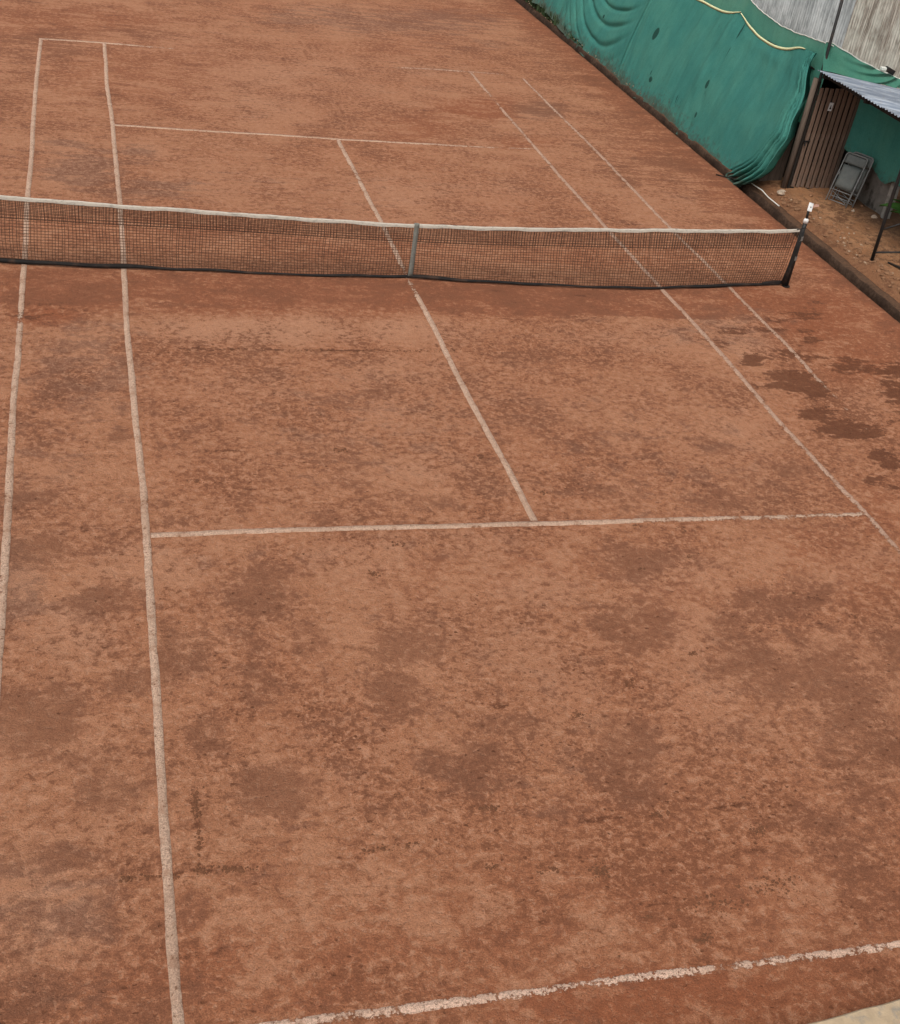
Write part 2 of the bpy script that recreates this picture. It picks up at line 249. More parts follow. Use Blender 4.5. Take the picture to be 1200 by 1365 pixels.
STROKES = [('D',0.6,0.03,[(1.57,-6.97),(1.63,-7.56),(1.61,-8.23)]),('P',0.8,0.03,[(-5.27,-10.58),(-4.98,-10.58),(-4.52,-10.54)]),('W',0.36,0.02,[(-4.52,-10.53),(-4.0,-10.55),(-3.49,-10.57)]),('W',0.4,0.02,[(-3.49,-10.57),(-2.49,-10.52),(-1.7,-10.46),(-0.41,-10.44),(0.67,-10.47)]),('W',0.36,0.025,[(-3.9,-9.82),(-3.89,-10.19),(-3.88,-10.54)]),('D',0.5,0.04,[(-3.93,-3.45),(-3.91,-4.79),(-3.9,-6.21)]),('D',0.45,0.03,[(1.11,-2.37),(2.83,-2.29),(4.36,-2.29)]),('W',0.35,0.02,[(-3.18,-4.81),(-2.18,-4.86),(-0.95,-4.85),(-0.24,-4.95)]),('D',0.4,0.03,[(2.15,-2.57),(3.07,-3.09),(4.04,-2.97)]),('P',0.7,0.05,[(-5.11,-11.18),(-4.97,-10.91),(-4.73,-10.69)]),('D',0.4,0.05,[(-4.5,-11.55),(-3.83,-11.54),(-3.22,-11.52)])]
# ------------------------------------------------------------------ clay material
def clay_material():
    k = NT('clay')
    w1 = k.attr('wear'); a1 = k.sepc(w1.outputs['Color']); pale = w1.outputs['Alpha']
    w2 = k.attr('tint'); a2 = k.sepc(w2.outputs['Color'])
    damp, wet, red = a1[0], a1[1], a1[2]
    grey, crust, far = a2[0], a2[1], a2[2]
    M = k.math
    def cen(n, g): return M('MULTIPLY', M('SUBTRACT', n, .5), g)
    def add(*v):
        r = v[0]
        for x in v[1:]: r = M('ADD', r, x)
        return r
    def mul(*v):
        r = v[0]
        for x in v[1:]: r = M('MULTIPLY', r, x)
        return r
    def fmix(f, a, b):
        n = k.n.new('ShaderNodeMix'); n.data_type = 'FLOAT'; k.val(n.inputs[0], f); k.val(n.inputs[2], a); k.val(n.inputs[3], b); return n.outputs[0]
    n0 = k.noise(.30, 5, .55, k.vmap((1, 1, 1), (4, 2, 0)))
    nA = k.noise(1.05, 9, .62, dist=.35)                                             # metre-wide fields
    nBn = k.noise(3.0, 9, .64, k.vmap((.85, 1.15, 1), (3.1, 7.7, 0)), dist=.45)       # hand-wide islands
    nBf = k.noise(3.2, 9, .64, k.vmap((.36, 1.45, 1), (1.3, 2.7, 0)), dist=.45)
    nB = fmix(far, nBn, nBf)
    nC = k.noise(12, 8, .66, k.vmap((.95, 1.05, 1), (9, 1, 0)), dist=.35)             # crust
    nD = k.noise(36, 6, .66, k.vmap((1, 1, 1), (2, 5, 0)), dist=.3)
    nE = k.noise(95, 4, .7)
    # dry powdered clay
    dry = k.mix(k.ramp(nA, .40, .60), (.330, .166, .092), (.312, .152, .084))
    dry = k.mix(mul(k.ramp(add(pale, cen(nB, 2.6)), .10, .75), .85), dry, (.395, .222, .136))
    dry = k.mix(mul(k.ramp(n0, .42, .60), .55), dry, (.300, .134, .070))
    redm = k.ramp(add(red, cen(nB, 1.7), cen(nC, 1.0), cen(nA, .8)), .02, .95)
    col = k.mix(redm, dry, (.248, .096, .047))
    gm = k.ramp(add(grey, cen(nB, 2.6), cen(nC, .8)), .15, .80)
    col = k.mix(mul(gm, .55), col, (.185, .116, .084))
    rough = M('SUBTRACT', 1.0, mul(redm, .60))                                       # rolled clay is smoother
    # fields where the skin is broken: more of the brown underlayer shows
    fld = add(cen(nA, 1.6), cen(n0, .8), cen(nC, .5))
    mB = k.ramp(add(cen(nB, 1.0), mul(fld, .45), cen(nC, .35)), .015, .075)
    col = k.mix(mul(mB, .10, rough), col, (.190, .094, .058))
    mP = k.ramp(add(cen(nB, 1.0), cen(nC, .5), mul(fld, .3)), -.035, -.10)
    col = k.mix(mul(mP, .36, rough), col, (.410, .228, .138))
    mC = k.ramp(add(cen(nC, 1.0), cen(nB, .45), cen(nD, .3), mul(fld, .25)), .050, .105)
    col = k.mix(mul(mC, .30, rough), col, (.160, .072, .040))
    mL = k.ramp(add(cen(nC, 1.0), cen(nD, .4)), -.045, -.11)
    col = k.mix(mul(mL, .36, rough), col, (.440, .255, .160))
    mD = k.ramp(add(cen(nD, 1.0), cen(nC, .55), mul(fld, .3)), .062, .125)
    col = k.mix(mul(mD, .60, M('ADD', .25, mul(rough, .75))), col, (.128, .054, .028))
    mE = k.ramp(add(cen(nD, 1.0), cen(nC, .2)), -.062, -.13)
    col = k.mix(mul(mE, .50, rough), col, (.480, .290, .190))
    # damp patches
    dm = add(damp, cen(nA, 1.3), cen(nB, 1.9), cen(nC, 1.3), cen(nD, .8))
    dmask = k.ramp(dm, .32, .78)
    dsoft = k.ramp(dm, .12, .55)
    dcol = k.mix(k.ramp(nC, .44, .56), (.142, .066, .037), (.178, .083, .047))
    col = k.mix(mul(dsoft, .34), col, (.205, .100, .060))
    col = k.mix(mul(dmask, .38), col, dcol)
    # standing wet
    wm = add(wet, cen(nA, .8), cen(nBf, 2.6), cen(nC, 1.3), cen(nD, .6))
    wmask = k.ramp(wm, .42, .68)
    col = k.mix(mul(wmask, .82), col, (.118, .048, .024))
    # loose crumbs and pits, gathered where the crust is broken
    nv = k.noise(28, 3, .6, color=True)
    sc = k.n.new('ShaderNodeVectorMath'); sc.operation = 'SCALE'; k.l(nv, sc.inputs[0]); sc.inputs['Scale'].default_value = .045
    wv = k.n.new('ShaderNodeVectorMath'); wv.operation = 'ADD'; k.l(k.vmap((.8, 1.15, .01)), wv.inputs[0]); k.l(sc.outputs[0], wv.inputs[1])
    v = k.vor(20, wv.outputs[0]); vc = k.sepc(v['Color'])
    thr = k.lin(add(cen(nA, 1.0), cen(nB, .8), cen(n0, .6)), -.04, .22, 1.0, .74)
    pit = mul(M('GREATER_THAN', vc[0], thr), k.ramp(v['Distance'], .34, .20))
    col = k.mix(mul(pit, .78, M('ADD', .3, mul(rough, .7))), col, (.112, .045, .022))
    col = k.scale(col, k.lin(add(cen(nE, 1.9), cen(nD, .9)), -.30, .30, .70, 1.30))
    tn = k.n.new('ShaderNodeVectorMath'); tn.operation = 'MULTIPLY'; k.l(col, tn.inputs[0]); tn.inputs[1].default_value = (1.0, .875, .832)
    col = tn.outputs[0]
    k.base(col)
    k.rough(M('SUBTRACT', .95, mul(wmask, .12)))
    h = add(mul(nC, 1.1), mul(nD, .6), mul(nB, 1.4), mul(nE, .15))
    h = M('SUBTRACT', h, add(mul(pit, .25), mul(mD, .12)))
    k.bump(h, .030, 1.0)
    return k.m
M_CLAY = clay_material()

def dirt_material():
    k = NT('yellow_dirt')
    n1 = k.noise(1.6, 8, .65); n2 = k.noise(9, 8, .7); n3 = k.noise(50, 4, .7)
    c = k.mix(k.ramp(n1, .38, .62), (.300, .142, .068), (.385, .205, .106))
    c = k.mix(k.math('MULTIPLY', k.ramp(k.math('ADD', k.math('MULTIPLY', n1, .5), k.math('MULTIPLY', n2, .6)), .52, .64), .9), c, (.118, .052, .027))
    c = k.mix(k.math('MULTIPLY', k.ramp(n2, .60, .70), .7), c, (.47, .31, .19))
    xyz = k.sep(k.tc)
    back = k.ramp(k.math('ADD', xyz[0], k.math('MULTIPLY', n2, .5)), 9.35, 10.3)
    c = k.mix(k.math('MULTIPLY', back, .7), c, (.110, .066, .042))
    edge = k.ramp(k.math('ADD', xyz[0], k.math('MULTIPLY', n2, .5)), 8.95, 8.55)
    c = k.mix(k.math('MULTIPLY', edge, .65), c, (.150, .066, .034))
    c = k.scale(c, k.lin(n3, .25, .75, .7, 1.3))
    k.base(c); k.bump(k.math('ADD', n2, k.math('MULTIPLY', n3, .5)), .03)
    return k.m
M_DIRT = dirt_material()

def line_material(name, wear, colr=(.50, .335, .242)):
    k = NT(name)
    n1 = k.noise(1.1, 4, .6); n2 = k.noise(6, 8, .70); n3 = k.noise(30, 7, .70, dist=.4); n4 = k.noise(75, 5, .72, dist=.6)
    c = k.mix(k.ramp(n4, .44, .58), tuple(x*1.22 for x in colr), tuple(x*.68 for x in colr))
    c = k.mix(k.ramp(n1, .45, .62, 0, .45), c, tuple(x*y for x, y in zip(colr, (.80, .74, .70))))
    c = k.mix(k.ramp(n2, .50, .62, 0, .62), c, (.33, .175, .108))
    c = k.mix(k.ramp(n3, .56, .64, 0, .85), c, (.19, .088, .048))
    k.base(c); k.rough(.8); k.bump(k.math('ADD', n3, n4), .014)
    w = k.math('ADD', k.math('MULTIPLY', k.math('SUBTRACT', n2, .5), 1.3), k.math('MULTIPLY', k.math('SUBTRACT', n3, .5), 1.15))
    # the cover attribute says how far clay has been brushed over the line
    at = k.attr('cover'); cov = k.sepc(at.outputs['Color'])
    e = k.math('MULTIPLY', k.ramp(cov[1], .45, 1.0), .15)
    k.alpha(k.ramp(k.math('ADD', k.math('ADD', w, e), k.math('ADD', cov[0], wear)), .30, .16))
    return k.m
M_LINE = line_material('line_tape', 0.0)
M_LINE_OLD = line_material('line_tape_worn', .12, (.45, .285, .203))
M_LINE_BASE = line_material('baseline_tape', .12, (.62, .42, .315))

# ------------------------------------------------------------------ the setting: clay court ground
def build_ground():
    xs = np.concatenate([np.arange(-14, -7.5, .12), np.arange(-7.5, 7.85, .05), np.arange(7.85, 8.12, .03)])
    ys = np.arange(-14.5, 26.01, .05)
    X, Y = np.meshgrid(xs, ys)
    chan = {}
    for key, bl in BLOBS.items():
        F = np.zeros_like(X)
        for cx, cy, ax, ay, bx, by, s in bl:
            det = ax*by-ay*bx
            if abs(det) < 1e-6: continue
            reach = 1.6*max(math.hypot(ax, ay), math.hypot(bx, by))*1.5
            i0, i1 = np.searchsorted(ys, [cy-reach, cy+reach]); j0, j1 = np.searchsorted(xs, [cx-reach, cx+reach])
            if i0 >= i1 or j0 >= j1: continue
            dx = X[i0:i1, j0:j1]-cx; dy = Y[i0:i1, j0:j1]-cy
            p = (dx*by-dy*bx)/det; q = (ax*dy-ay*dx)/det
            dd = np.sqrt(p*p+q*q)
            F[i0:i1, j0:j1] = np.maximum(F[i0:i1, j0:j1], s*np.clip(1.75-dd, 0, 1.15)*.85)
        chan[key] = F
    # damp clay along the kerb, where the court dries last
    side = smoothstep(6.3, 8.0, X+.8*(fbm(X*.7, Y*.7)-.5))
    chan['R'] = np.maximum(chan['R'], side*.95)
    chan['D'] = np.maximum(chan['D'], side*.46 + .5*smoothstep(7.6, 7.95, X))
    # swept band in front of the net with a sharp near edge
    e = -1.16+.08*(fbm(X*1.2, Y*.2, 4)-.5)*2
    band = smoothstep(e-.05, e+.04, Y)*(1-smoothstep(-.25, .3, Y))*smoothstep(-6.5, -5.2, X)*(1-smoothstep(4.4, 6, X))
    band = band*(.28+.75*fbm(X*.6, Y*2.5, 4))
    chan['R'] = np.maximum(chan['R'], band*1.35)
    chan['D'] = np.maximum(chan['D'], band*.75)
    lip = np.exp(-((Y-e-.10)/.07)**2)*smoothstep(-6, -4, X)*(1-smoothstep(2.6, 4.2, X))*fbm(X*.9, Y*3, 4)
    chan['D'] = np.maximum(chan['D'], lip*.85)
    # a worn groove of an older line, parallel to the net
    g = np.exp(-((Y+2.35)/.035)**2)*smoothstep(-4.2, -3.4, X)*(1-smoothstep(.2, 1.6, X))*(.35+fbm(X*2.2, Y, 3))
    chan['W'] = np.maximum(chan['W'], g*.62)
    chan['R'] = np.maximum(chan['R'], .42*smoothstep(-9.4, -11.6, Y+1.2*(fbm(X*.4, Y*.4, 4)-.5)))  # vignette-like foreground darkening put into the clay colour towards the near baseline
    # faint scored strokes: old line traces and drag marks
    for ch, s, wd, pl in STROKES:
        dmin = np.full(X.shape, 9.0)
        x0, x1 = min(q[0] for q in pl)-.5, max(q[0] for q in pl)+.5; y0, y1 = min(q[1] for q in pl)-.5, max(q[1] for q in pl)+.5
        i0, i1 = np.searchsorted(ys, [y0, y1]); j0, j1 = np.searchsorted(xs, [x0, x1])
        xx, yy = X[i0:i1, j0:j1], Y[i0:i1, j0:j1]
        for (ax, ay), (bx, by) in zip(pl, pl[1:]):
            L2 = (bx-ax)**2+(by-ay)**2
            t = np.clip(((xx-ax)*(bx-ax)+(yy-ay)*(by-ay))/L2, 0, 1)
            dmin[i0:i1, j0:j1] = np.minimum(dmin[i0:i1, j0:j1], np.hypot(xx-ax-t*(bx-ax), yy-ay-t*(by-ay)))
        chan[ch] = np.maximum(chan[ch], s*np.exp(-(dmin/(wd*1.3))**2)*(.45+1.1*fbm(X*2.3, Y*2.3, 3)))
    # darker rims beside the lines
    for lx in (-5.45, -4.12, 4.12):
        rim = np.exp(-((X-lx)/.11)**2)*(np.abs(Y) < 12)*fbm(X*2, Y*.8, 4)
        chan['D'] = np.maximum(chan['D'], rim*.52)
    Z = .018*(fbm(X*.5, Y*.5, 3)-.5)+.010*(fbm(X*2.2, Y*2.2, 3)-.5)+.006*(fbm(X*7, Y*7, 2)-.5) - .009
    Z -= .010*np.clip(chan['W'], 0, 1)
    Z += .02*side
    Z -= .16*smoothstep(7.80, 7.95, X+.06*(fbm(X*0+3, Y*1.5, 4)-.5))           # shallow gutter along the kerb
    chan['W'] = np.maximum(chan['W'], .62*smoothstep(7.78, 7.92, X+.05*(fbm(X*3, Y*2.2, 3)-.5)))
    crust = 1-np.clip(chan['R']+chan['W'], 0, 1)
    wear = np.stack([chan['D'], chan['W'], chan['R'], np.clip(chan['P'], 0, 1)], -1)
    far = .15+.85*smoothstep(-4, 3, Y)
    tint = np.stack([chan['G'], crust, far, np.ones_like(X)], -1)
    o = grid_mesh('clay_court_ground', X, Y, Z, M_CLAY, attrs={'wear': wear, 'tint': tint})
    setp(o, kind='structure', label='red clay tennis court surface with damp patches')
    return xs, ys, Z
GX, GY, GZ = build_ground()
def gz(x, y):
    i = int(np.clip(np.searchsorted(GY, y), 1, len(GY)-1)); j = int(np.clip(np.searchsorted(GX, x), 1, len(GX)-1))
    return float(max(GZ[i, j], GZ[i-1, j], GZ[i, j-1], GZ[i-1, j-1]))
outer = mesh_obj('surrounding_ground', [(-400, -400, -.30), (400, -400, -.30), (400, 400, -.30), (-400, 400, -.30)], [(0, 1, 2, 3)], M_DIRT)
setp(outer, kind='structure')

# ------------------------------------------------------------------ court lines (tape laid on the clay)
def court_line(pts, width, mat, cover, name='court_line', wob=.006):
    pts = [np.array(p, float) for p in pts]
    seg = [np.linalg.norm(b-a) for a, b in zip(pts, pts[1:])]
    L = sum(seg); n = max(2, int(L/.02))
    t = np.linspace(0, L, n); cum = np.concatenate([[0], np.cumsum(seg)])
    px = np.interp(t, cum, [p[0] for p in pts]); py = np.interp(t, cum, [p[1] for p in pts])
    # smooth the joints of the hand-laid polyline
    kk = np.hanning(31); kk /= kk.sum()
    pad = lambda a: np.convolve(np.pad(a, 15, mode='reflect', reflect_type='odd'), kk, 'valid')
    px, py = pad(px), pad(py)
    tx, ty = np.gradient(px), np.gradient(py); ln = np.hypot(tx, ty); nx, ny = -ty/ln, tx/ln
    o1 = random.random()*100
    cx = (fbm(t*.6+o1, t*0, 3)-.5)*wob*4
    wl = width/2*(1+.20*(fbm(t*3+o1, t*0+5, 4)-.5)*2+.18*(fbm(t*17+o1, t*0+3, 2)-.5)) ; wr = width/2*(1+.20*(fbm(t*3+o1, t*0+9, 4)-.5)*2+.18*(fbm(t*17+o1, t*0+7, 2)-.5))
    V = []; F = []; A = []
    cov = np.interp(t/L, [c[0] for c in cover], [c[1] for c in cover]) if cover else np.zeros(n)
    for i in range(n):
        zz = max(gz(px[i], py[i]), gz(px[i]+nx[i]*width, py[i]+ny[i]*width))+.005
        for sgn, w, dz in ((-1, wl[i]+.004, -.008), (-1, wl[i], .002), (0, 0, .004), (1, wr[i], .002), (1, wr[i]+.004, -.008)):
            V.append((px[i]+nx[i]*(cx[i]+sgn*w), py[i]+ny[i]*(cx[i]+sgn*w), zz+dz)); A.append((cov[i], abs(sgn), 0, 1))
        if i:
            for j in range(4):
                a = (i-1)*5+j; F.append((a, a+1, a+6, a+5))
    o = mesh_obj(name, V, F, mat, smooth=True)
    at = o.data.attributes.new('cover', 'FLOAT_COLOR', 'POINT'); at.data.foreach_set('color', np.array(A, dtype=np.float32).ravel())
    setp(o, kind='structure')
    return o
LW = .064
court_line([(-5.48, 11.85), (-5.5, 8.12), (-5.47, 5.12), (-5.47, 2.61), (-5.45, .2), (-5.44, -1.6), (-5.45, -3.89), (-5.42, -5.75), (-5.41, -7.0), (-5.40, -7.78), (-5.42, -11.85)], .068, M_LINE, [(0, -.1), (.5, -.1), (.555, -.05), (.562, .20), (.578, .20), (.585, -.05), (1, -.1)])
court_line([(-4.16, 11.87), (-4.17, 8.94), (-4.13, 6.35), (-4.12, 3.87), (-4.1, 2.37), (-4.12, .07), (-4.14, -1.89), (-4.12, -4.14), (-4.10, -5.67), (-4.10, -6.37), (-4.11, -7.83), (-4.13, -9.15), (-4.14, -9.94), (-4.14, -10.9), (-4.14, -11.82)], .068, M_LINE, [(0, -.1), (1, -.1)])
court_line([(.01, 6.28), (.02, 3.75), (.02, 2.37), (-.02, -.26), (-.01, -1.62), (-.02, -3.03), (-.01, -4.08), (.01, -5.2), (0, -6.31)], .072, M_LINE, [(0, .0), (.1, .0), (.14, .2), (.2, .0), (.45, -.05), (.48, .3), (.53, .3), (.56, -.08), (1, -.08)])
court_line([(4.14, 11.87), (4.11, 9.61), (4.1, 7.32), (4.07, 4.7), (4.07, 2.41), (4.11, -.22), (4.14, -1.46), (4.13, -2.91), (4.10, -4.01), (4.11, -4.95), (4.12, -5.89), (4.15, -6.45), (4.15, -8.5), (4.13, -11.8)], .066, M_LINE_OLD, [(0, -.1), (.06, -.1), (.085, .18), (.10, .18), (.13, -.05), (.5, -.15), (.7, -.08), (.8, -.02), (1, .1)])
court_line([(5.41, 11.7), (5.39, 9.73), (5.43, 7.33), (5.4, 5.01), (5.36, 2.62), (5.36, -.06), (5.36, -1.28), (5.36, -2.27), (5.31, -2.96), (5.31, -4.8)], .062, M_LINE_OLD, [(0, .0), (.5, -.1), (.88, -.05), (.93, .25), (1, .45)])
court_line([(-5.50, 11.82), (-4.78, 11.88), (-4.16, 11.90), (-3.37, 11.89), (-2.6, 11.88)], .066, M_LINE, [(0, -.1), (.5, -.05), (.75, .1), (1, .4)])
court_line([(2.0, 11.82), (2.54, 11.83), (3.28, 11.9), (4.14, 11.93), (5.2, 11.91)], .062, M_LINE_OLD, [(0, .3), (.2, 0), (.65, -.05), (.8, .1), (1, .35)])
court_line([(-4.09, 6.35), (-2.8, 6.31), (-1.42, 6.34), (.01, 6.33), (1.49, 6.36), (2.86, 6.37), (4.06, 6.46)], .062, M_LINE, [(0, -.1), (.55, -.1), (.75, .10), (.9, .2), (1, .26)])
court_line([(-4.06, -6.37), (-3.33, -6.36), (-2.18, -6.35), (-.96, -6.36), (.01, -6.36), (1.03, -6.37), (2.13, -6.375), (3.19, -6.38), (4.10, -6.38)], .072, M_LINE, [(0, -.1), (.6, -.08), (.63, .15), (.66, .0), (.78, .14), (.9, .17), (1, .15)])
court_line([(-5.42, -11.86), (-4.14, -11.86), (-3.45, -11.85), (-2.87, -11.86), (-1.82, -11.87), (-.69, -11.88), (.52, -11.90), (1.16, -11.91), (4.1, -11.92), (5.4, -11.92)], .066, M_LINE_BASE, [(0, -.05), (.3, -.02), (.38, .08), (.42, .0), (.46, .09), (.49, .0), (.52, .08), (.55, -.02), (1, .0)])

# ------------------------------------------------------------------ kerb, terrace, ledge
def kerb_material():
    k = NT('kerb_concrete')
    n1 = k.noise(1.7, 7, .65); n2 = k.noise(14, 8, .7)
    c = k.mix(k.ramp(n2, .40, .62), (.044, .025, .016), (.075, .045, .029))
    c = k.mix(k.ramp(n1, .45, .62, 0, .8), c, (.026, .015, .010))
    # brown dust settled on the level top
    g = k.n.new('ShaderNodeNewGeometry'); nz = k.sep(g.outputs['Normal'])[2]
    c = k.mix(k.math('MULTIPLY', k.ramp(nz, .75, .98), k.ramp(n2, .62, .42, .15, .85)), c, (.125, .066, .038))
    k.base(c); k.bump(n2, .02); return k.m
M_KERB = kerb_material()
def build_kerb():
    ys = np.arange(-6, 26, .05)
    prof = [(7.955, -.30), (7.965, -.02), (7.98, .045), (8.005, .068), (8.14, .075), (8.18, .06), (8.19, -.2)]
    X = np.zeros((len(ys), len(prof))); Y = np.zeros_like(X); Z = np.zeros_like(X)
    for j, (px, pz) in enumerate(prof):
        X[:, j] = px + .035*(fbm(ys*.35, ys*0+2, 3)-.5) + .03*(fbm(ys*3, ys*0+j, 3)-.5)
        Y[:, j] = ys
        Z[:, j] = pz + (.05*(fbm(ys*2.5, ys*0+9+.7*j, 4)-.5)-.03*smoothstep(.60, .72, fbm(ys*1.1, ys*0+40, 4)))*(1 if j in (2, 3, 4) else 0)
    o = grid_mesh('kerb', X, Y, Z, M_KERB)
    setp(o, kind='structure', label='low dirty concrete kerb along the side of the clay')
build_kerb()

def terr_z(x, y):
    return .070+.090*smoothstep(8.12, 8.55, x)+.05*(fbm(x*1.1, y*1.1, 3)-.5)+.035*(fbm(x*4, y*4, 3)-.5)+.07*smoothstep(8.9, 8.4, x)*smoothstep(8.12, 8.3, x)*(fbm(x*3+5, y*3, 3)-.45)*2+.02*(x-8.3)
def build_terrace():
    xs = np.arange(8.13, 14, .04); ys = np.concatenate([np.arange(-6, 5.2, .04), np.arange(5.2, 26, .15)])
    X, Y = np.meshgrid(xs, ys)
    Z = terr_z(X, Y)
    Z[:, 0] -= .1
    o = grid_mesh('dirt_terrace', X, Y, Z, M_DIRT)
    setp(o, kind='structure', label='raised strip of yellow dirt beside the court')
build_terrace()

M_LEDGE = simple('ledge_concrete', (.40, .30, .195), .9, .2, 12, dirt=(.22, .20, .17), dirt_amt=.8, dirt_scale=9, bump=.01)
lb = MB()
n = 60
for i in range(n+1):
    x = -3+10*i/n
    y = -12.587+(x+.055)*.0934
    j = .004*math.sin(i*2.3)
    lb.v += [(x, y+j, -.2), (x, y+j, .325), (x, y-.02+j, .35), (x, y-.62, .35), (x, y-.62, -.2)]
    if i:
        for k in range(4):
            a = (i-1)*5+k; lb.f.append((a, a+1, a+6, a+5))
lo = lb.build('concrete_ledge', M_LEDGE)
setp(lo, kind='structure', label='pale concrete ledge behind the near baseline')
# ------------------------------------------------------------------ corrugated tin wall behind the nets
def tin_material(name, warm):
    k = NT(name)
    rnd = k.n.new('ShaderNodeObjectInfo').outputs['Random']
    off = k.n.new('ShaderNodeCombineXYZ'); k.l(k.math('MULTIPLY', rnd, 37.0), off.inputs[1])
    ad = k.n.new('ShaderNodeVectorMath'); ad.operation = 'ADD'; k.l(k.tc, ad.inputs[0]); k.l(off.outputs[0], ad.inputs[1])
    n1 = k.noise(1.2, 6, .6, k.vmap((1, 7, .6), src=ad.outputs[0]))
    n2 = k.noise(5, 6, .7, k.vmap((1, 6, .30), src=ad.outputs[0]))
    n3 = k.noise(20, 5, .7, k.vmap((1, 1.5, .6), src=ad.outputs[0]))
    if warm: a, b, c2 = (.54, .48, .41), (.22, .18, .145), (.66, .61, .54)
    else: a, b, c2 = (.46, .47, .47), (.29, .30, .30), (.60, .60, .59)
    c = k.mix(k.ramp(n2, .40, .58), a, b)
    c = k.mix(k.ramp(n1, .55, .72, 0, .7), c, c2)
    c = k.mix(k.ramp(k.math('ADD', k.math('MULTIPLY', n2, .6), k.math('MULTIPLY', n3, .5)), .60, .70, 0, .75), c, (.12, .10, .085))
    cl = k.noise(.9, 5, .6, k.vmap((1, 1, .8)))
    c = k.mix(k.ramp(cl, .45, .65, 0, .45), c, tuple(x*.55 for x in a))
    c = k.mix(k.ramp(cl, .47, .33, 0, .45), c, tuple(min(.8, x*1.3) for x in c2))
    c = k.scale(c, k.lin(rnd, 0, 1, .85, 1.12))
    k.base(c); k.rough(.75); k.bump(n3, .006)
    return k.m
M_TIN = tin_material('weathered_tin', False)
M_TIN_W = tin_material('stained_tin', True)
def corrug(width, length, pitch, amp, n_len=2, per=6):
    """sheet in local y (width) and z (length)"""
    ys = np.linspace(0, width, int(width/pitch*per)+1)
    zs = np.linspace(0, length, n_len+1)
    V = [(amp*math.sin(2*math.pi*y/pitch), y, z) for z in zs for y in ys]
    n = len(ys)
    F = [(i*n+j, i*n+j+1, (i+1)*n+j+1, (i+1)*n+j) for i in range(n_len) for j in range(n-1)]
    return V, F
wall = empty('tin_wall', (12.0, 1.0, 0.0), label='tall weathered corrugated metal wall rising behind the green nets', category='wall')
V, F = corrug(.84, 5.2, .105, .014, 3, 6)
sheet_mesh = {}
for i in range(30):
    mt = M_TIN_W if i < 10 else M_TIN
    if mt.name not in sheet_mesh:
        o = mesh_obj('sheet', V, F, mt, wall, True); sheet_mesh[mt.name] = o.data
    else:
        o = link(bpy.data.objects.new('sheet', sheet_mesh[mt.name]), wall)
    o.location = ((i % 2)*.012+random.uniform(-.004, .004), i*.82, random.uniform(-.05, .05))
    o.rotation_euler = (random.uniform(-.006, .006), 0, random.uniform(-.01, .01))

# ------------------------------------------------------------------ green shade nets
def cloth_material(name, colr, thin=.0, weave=True):
    k = NT(name)
    at = k.attr('mark'); a = k.sepc(at.outputs['Color'])
    n1 = k.noise(1.3, 6, .6); n2 = k.noise(9, 6, .7); n3 = k.noise(60, 3, .7)
    c = k.mix(k.ramp(n1, .35, .68), colr, tuple(x*y for x, y in zip(colr, (1.35, 1.12, 1.06))))
    c = k.mix(k.ramp(n2, .52, .72, 0, .35), c, tuple(x*.72 for x in colr))
    c = k.mix(k.math('MULTIPLY', k.ramp(k.math('ADD', a[0], k.math('MULTIPLY', k.math('SUBTRACT', n2, .5), 1.6)), .25, .85), .75), c, (.095, .075, .050))
    c = k.mix(k.math('MULTIPLY', k.ramp(a[1], .35, .6), .85), c, (.012, .045, .034))
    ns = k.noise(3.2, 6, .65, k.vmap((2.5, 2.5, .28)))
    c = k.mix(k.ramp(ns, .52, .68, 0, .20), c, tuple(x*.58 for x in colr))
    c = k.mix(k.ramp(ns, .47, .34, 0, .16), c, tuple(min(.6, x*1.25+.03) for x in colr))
    c = k.scale(c, k.lin(n3, .3, .7, .86, 1.14))
    k.base(c); k.rough(.85); k.bump(k.math('ADD', n3, k.math('MULTIPLY', n2, .8)), .006)
    tl = k.n.new('ShaderNodeBsdfTranslucent'); k.l(c, tl.inputs[0])
    mx = k.n.new('ShaderNodeMixShader'); mx.inputs[0].default_value = .30
    k.l(k.bsdf.outputs[0], mx.inputs[1]); k.l(tl.outputs[0], mx.inputs[2])
    if thin:
        tr = k.n.new('ShaderNodeBsdfTransparent'); m2 = k.n.new('ShaderNodeMixShader'); m2.inputs[0].default_value = thin
        k.l(mx.outputs[0], m2.inputs[1]); k.l(tr.outputs[0], m2.inputs[2]); k.l(m2.outputs[0], k.out.inputs[0])
    else:
        k.l(mx.outputs[0], k.out.inputs[0])
    return k.m
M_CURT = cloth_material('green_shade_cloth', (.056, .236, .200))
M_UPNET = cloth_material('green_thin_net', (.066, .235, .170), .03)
M_UPNET2 = cloth_material('green_thin_net_lit', (.10, .33, .25), .03)  # brighter copy of the thin net, light through the cloth put into its colour
M_BIND = simple('pale_binding', (.62, .62, .36), .8, .15, 20)
M_CORD = simple('white_cord', (.62, .62, .56), .8, .15, 20)
M_STEEL = simple('dark_painted_steel', (.010, .0095, .009), .55, .4, 20, spec=.35, dirt=(.05, .026, .015), dirt_amt=.5, dirt_scale=6)

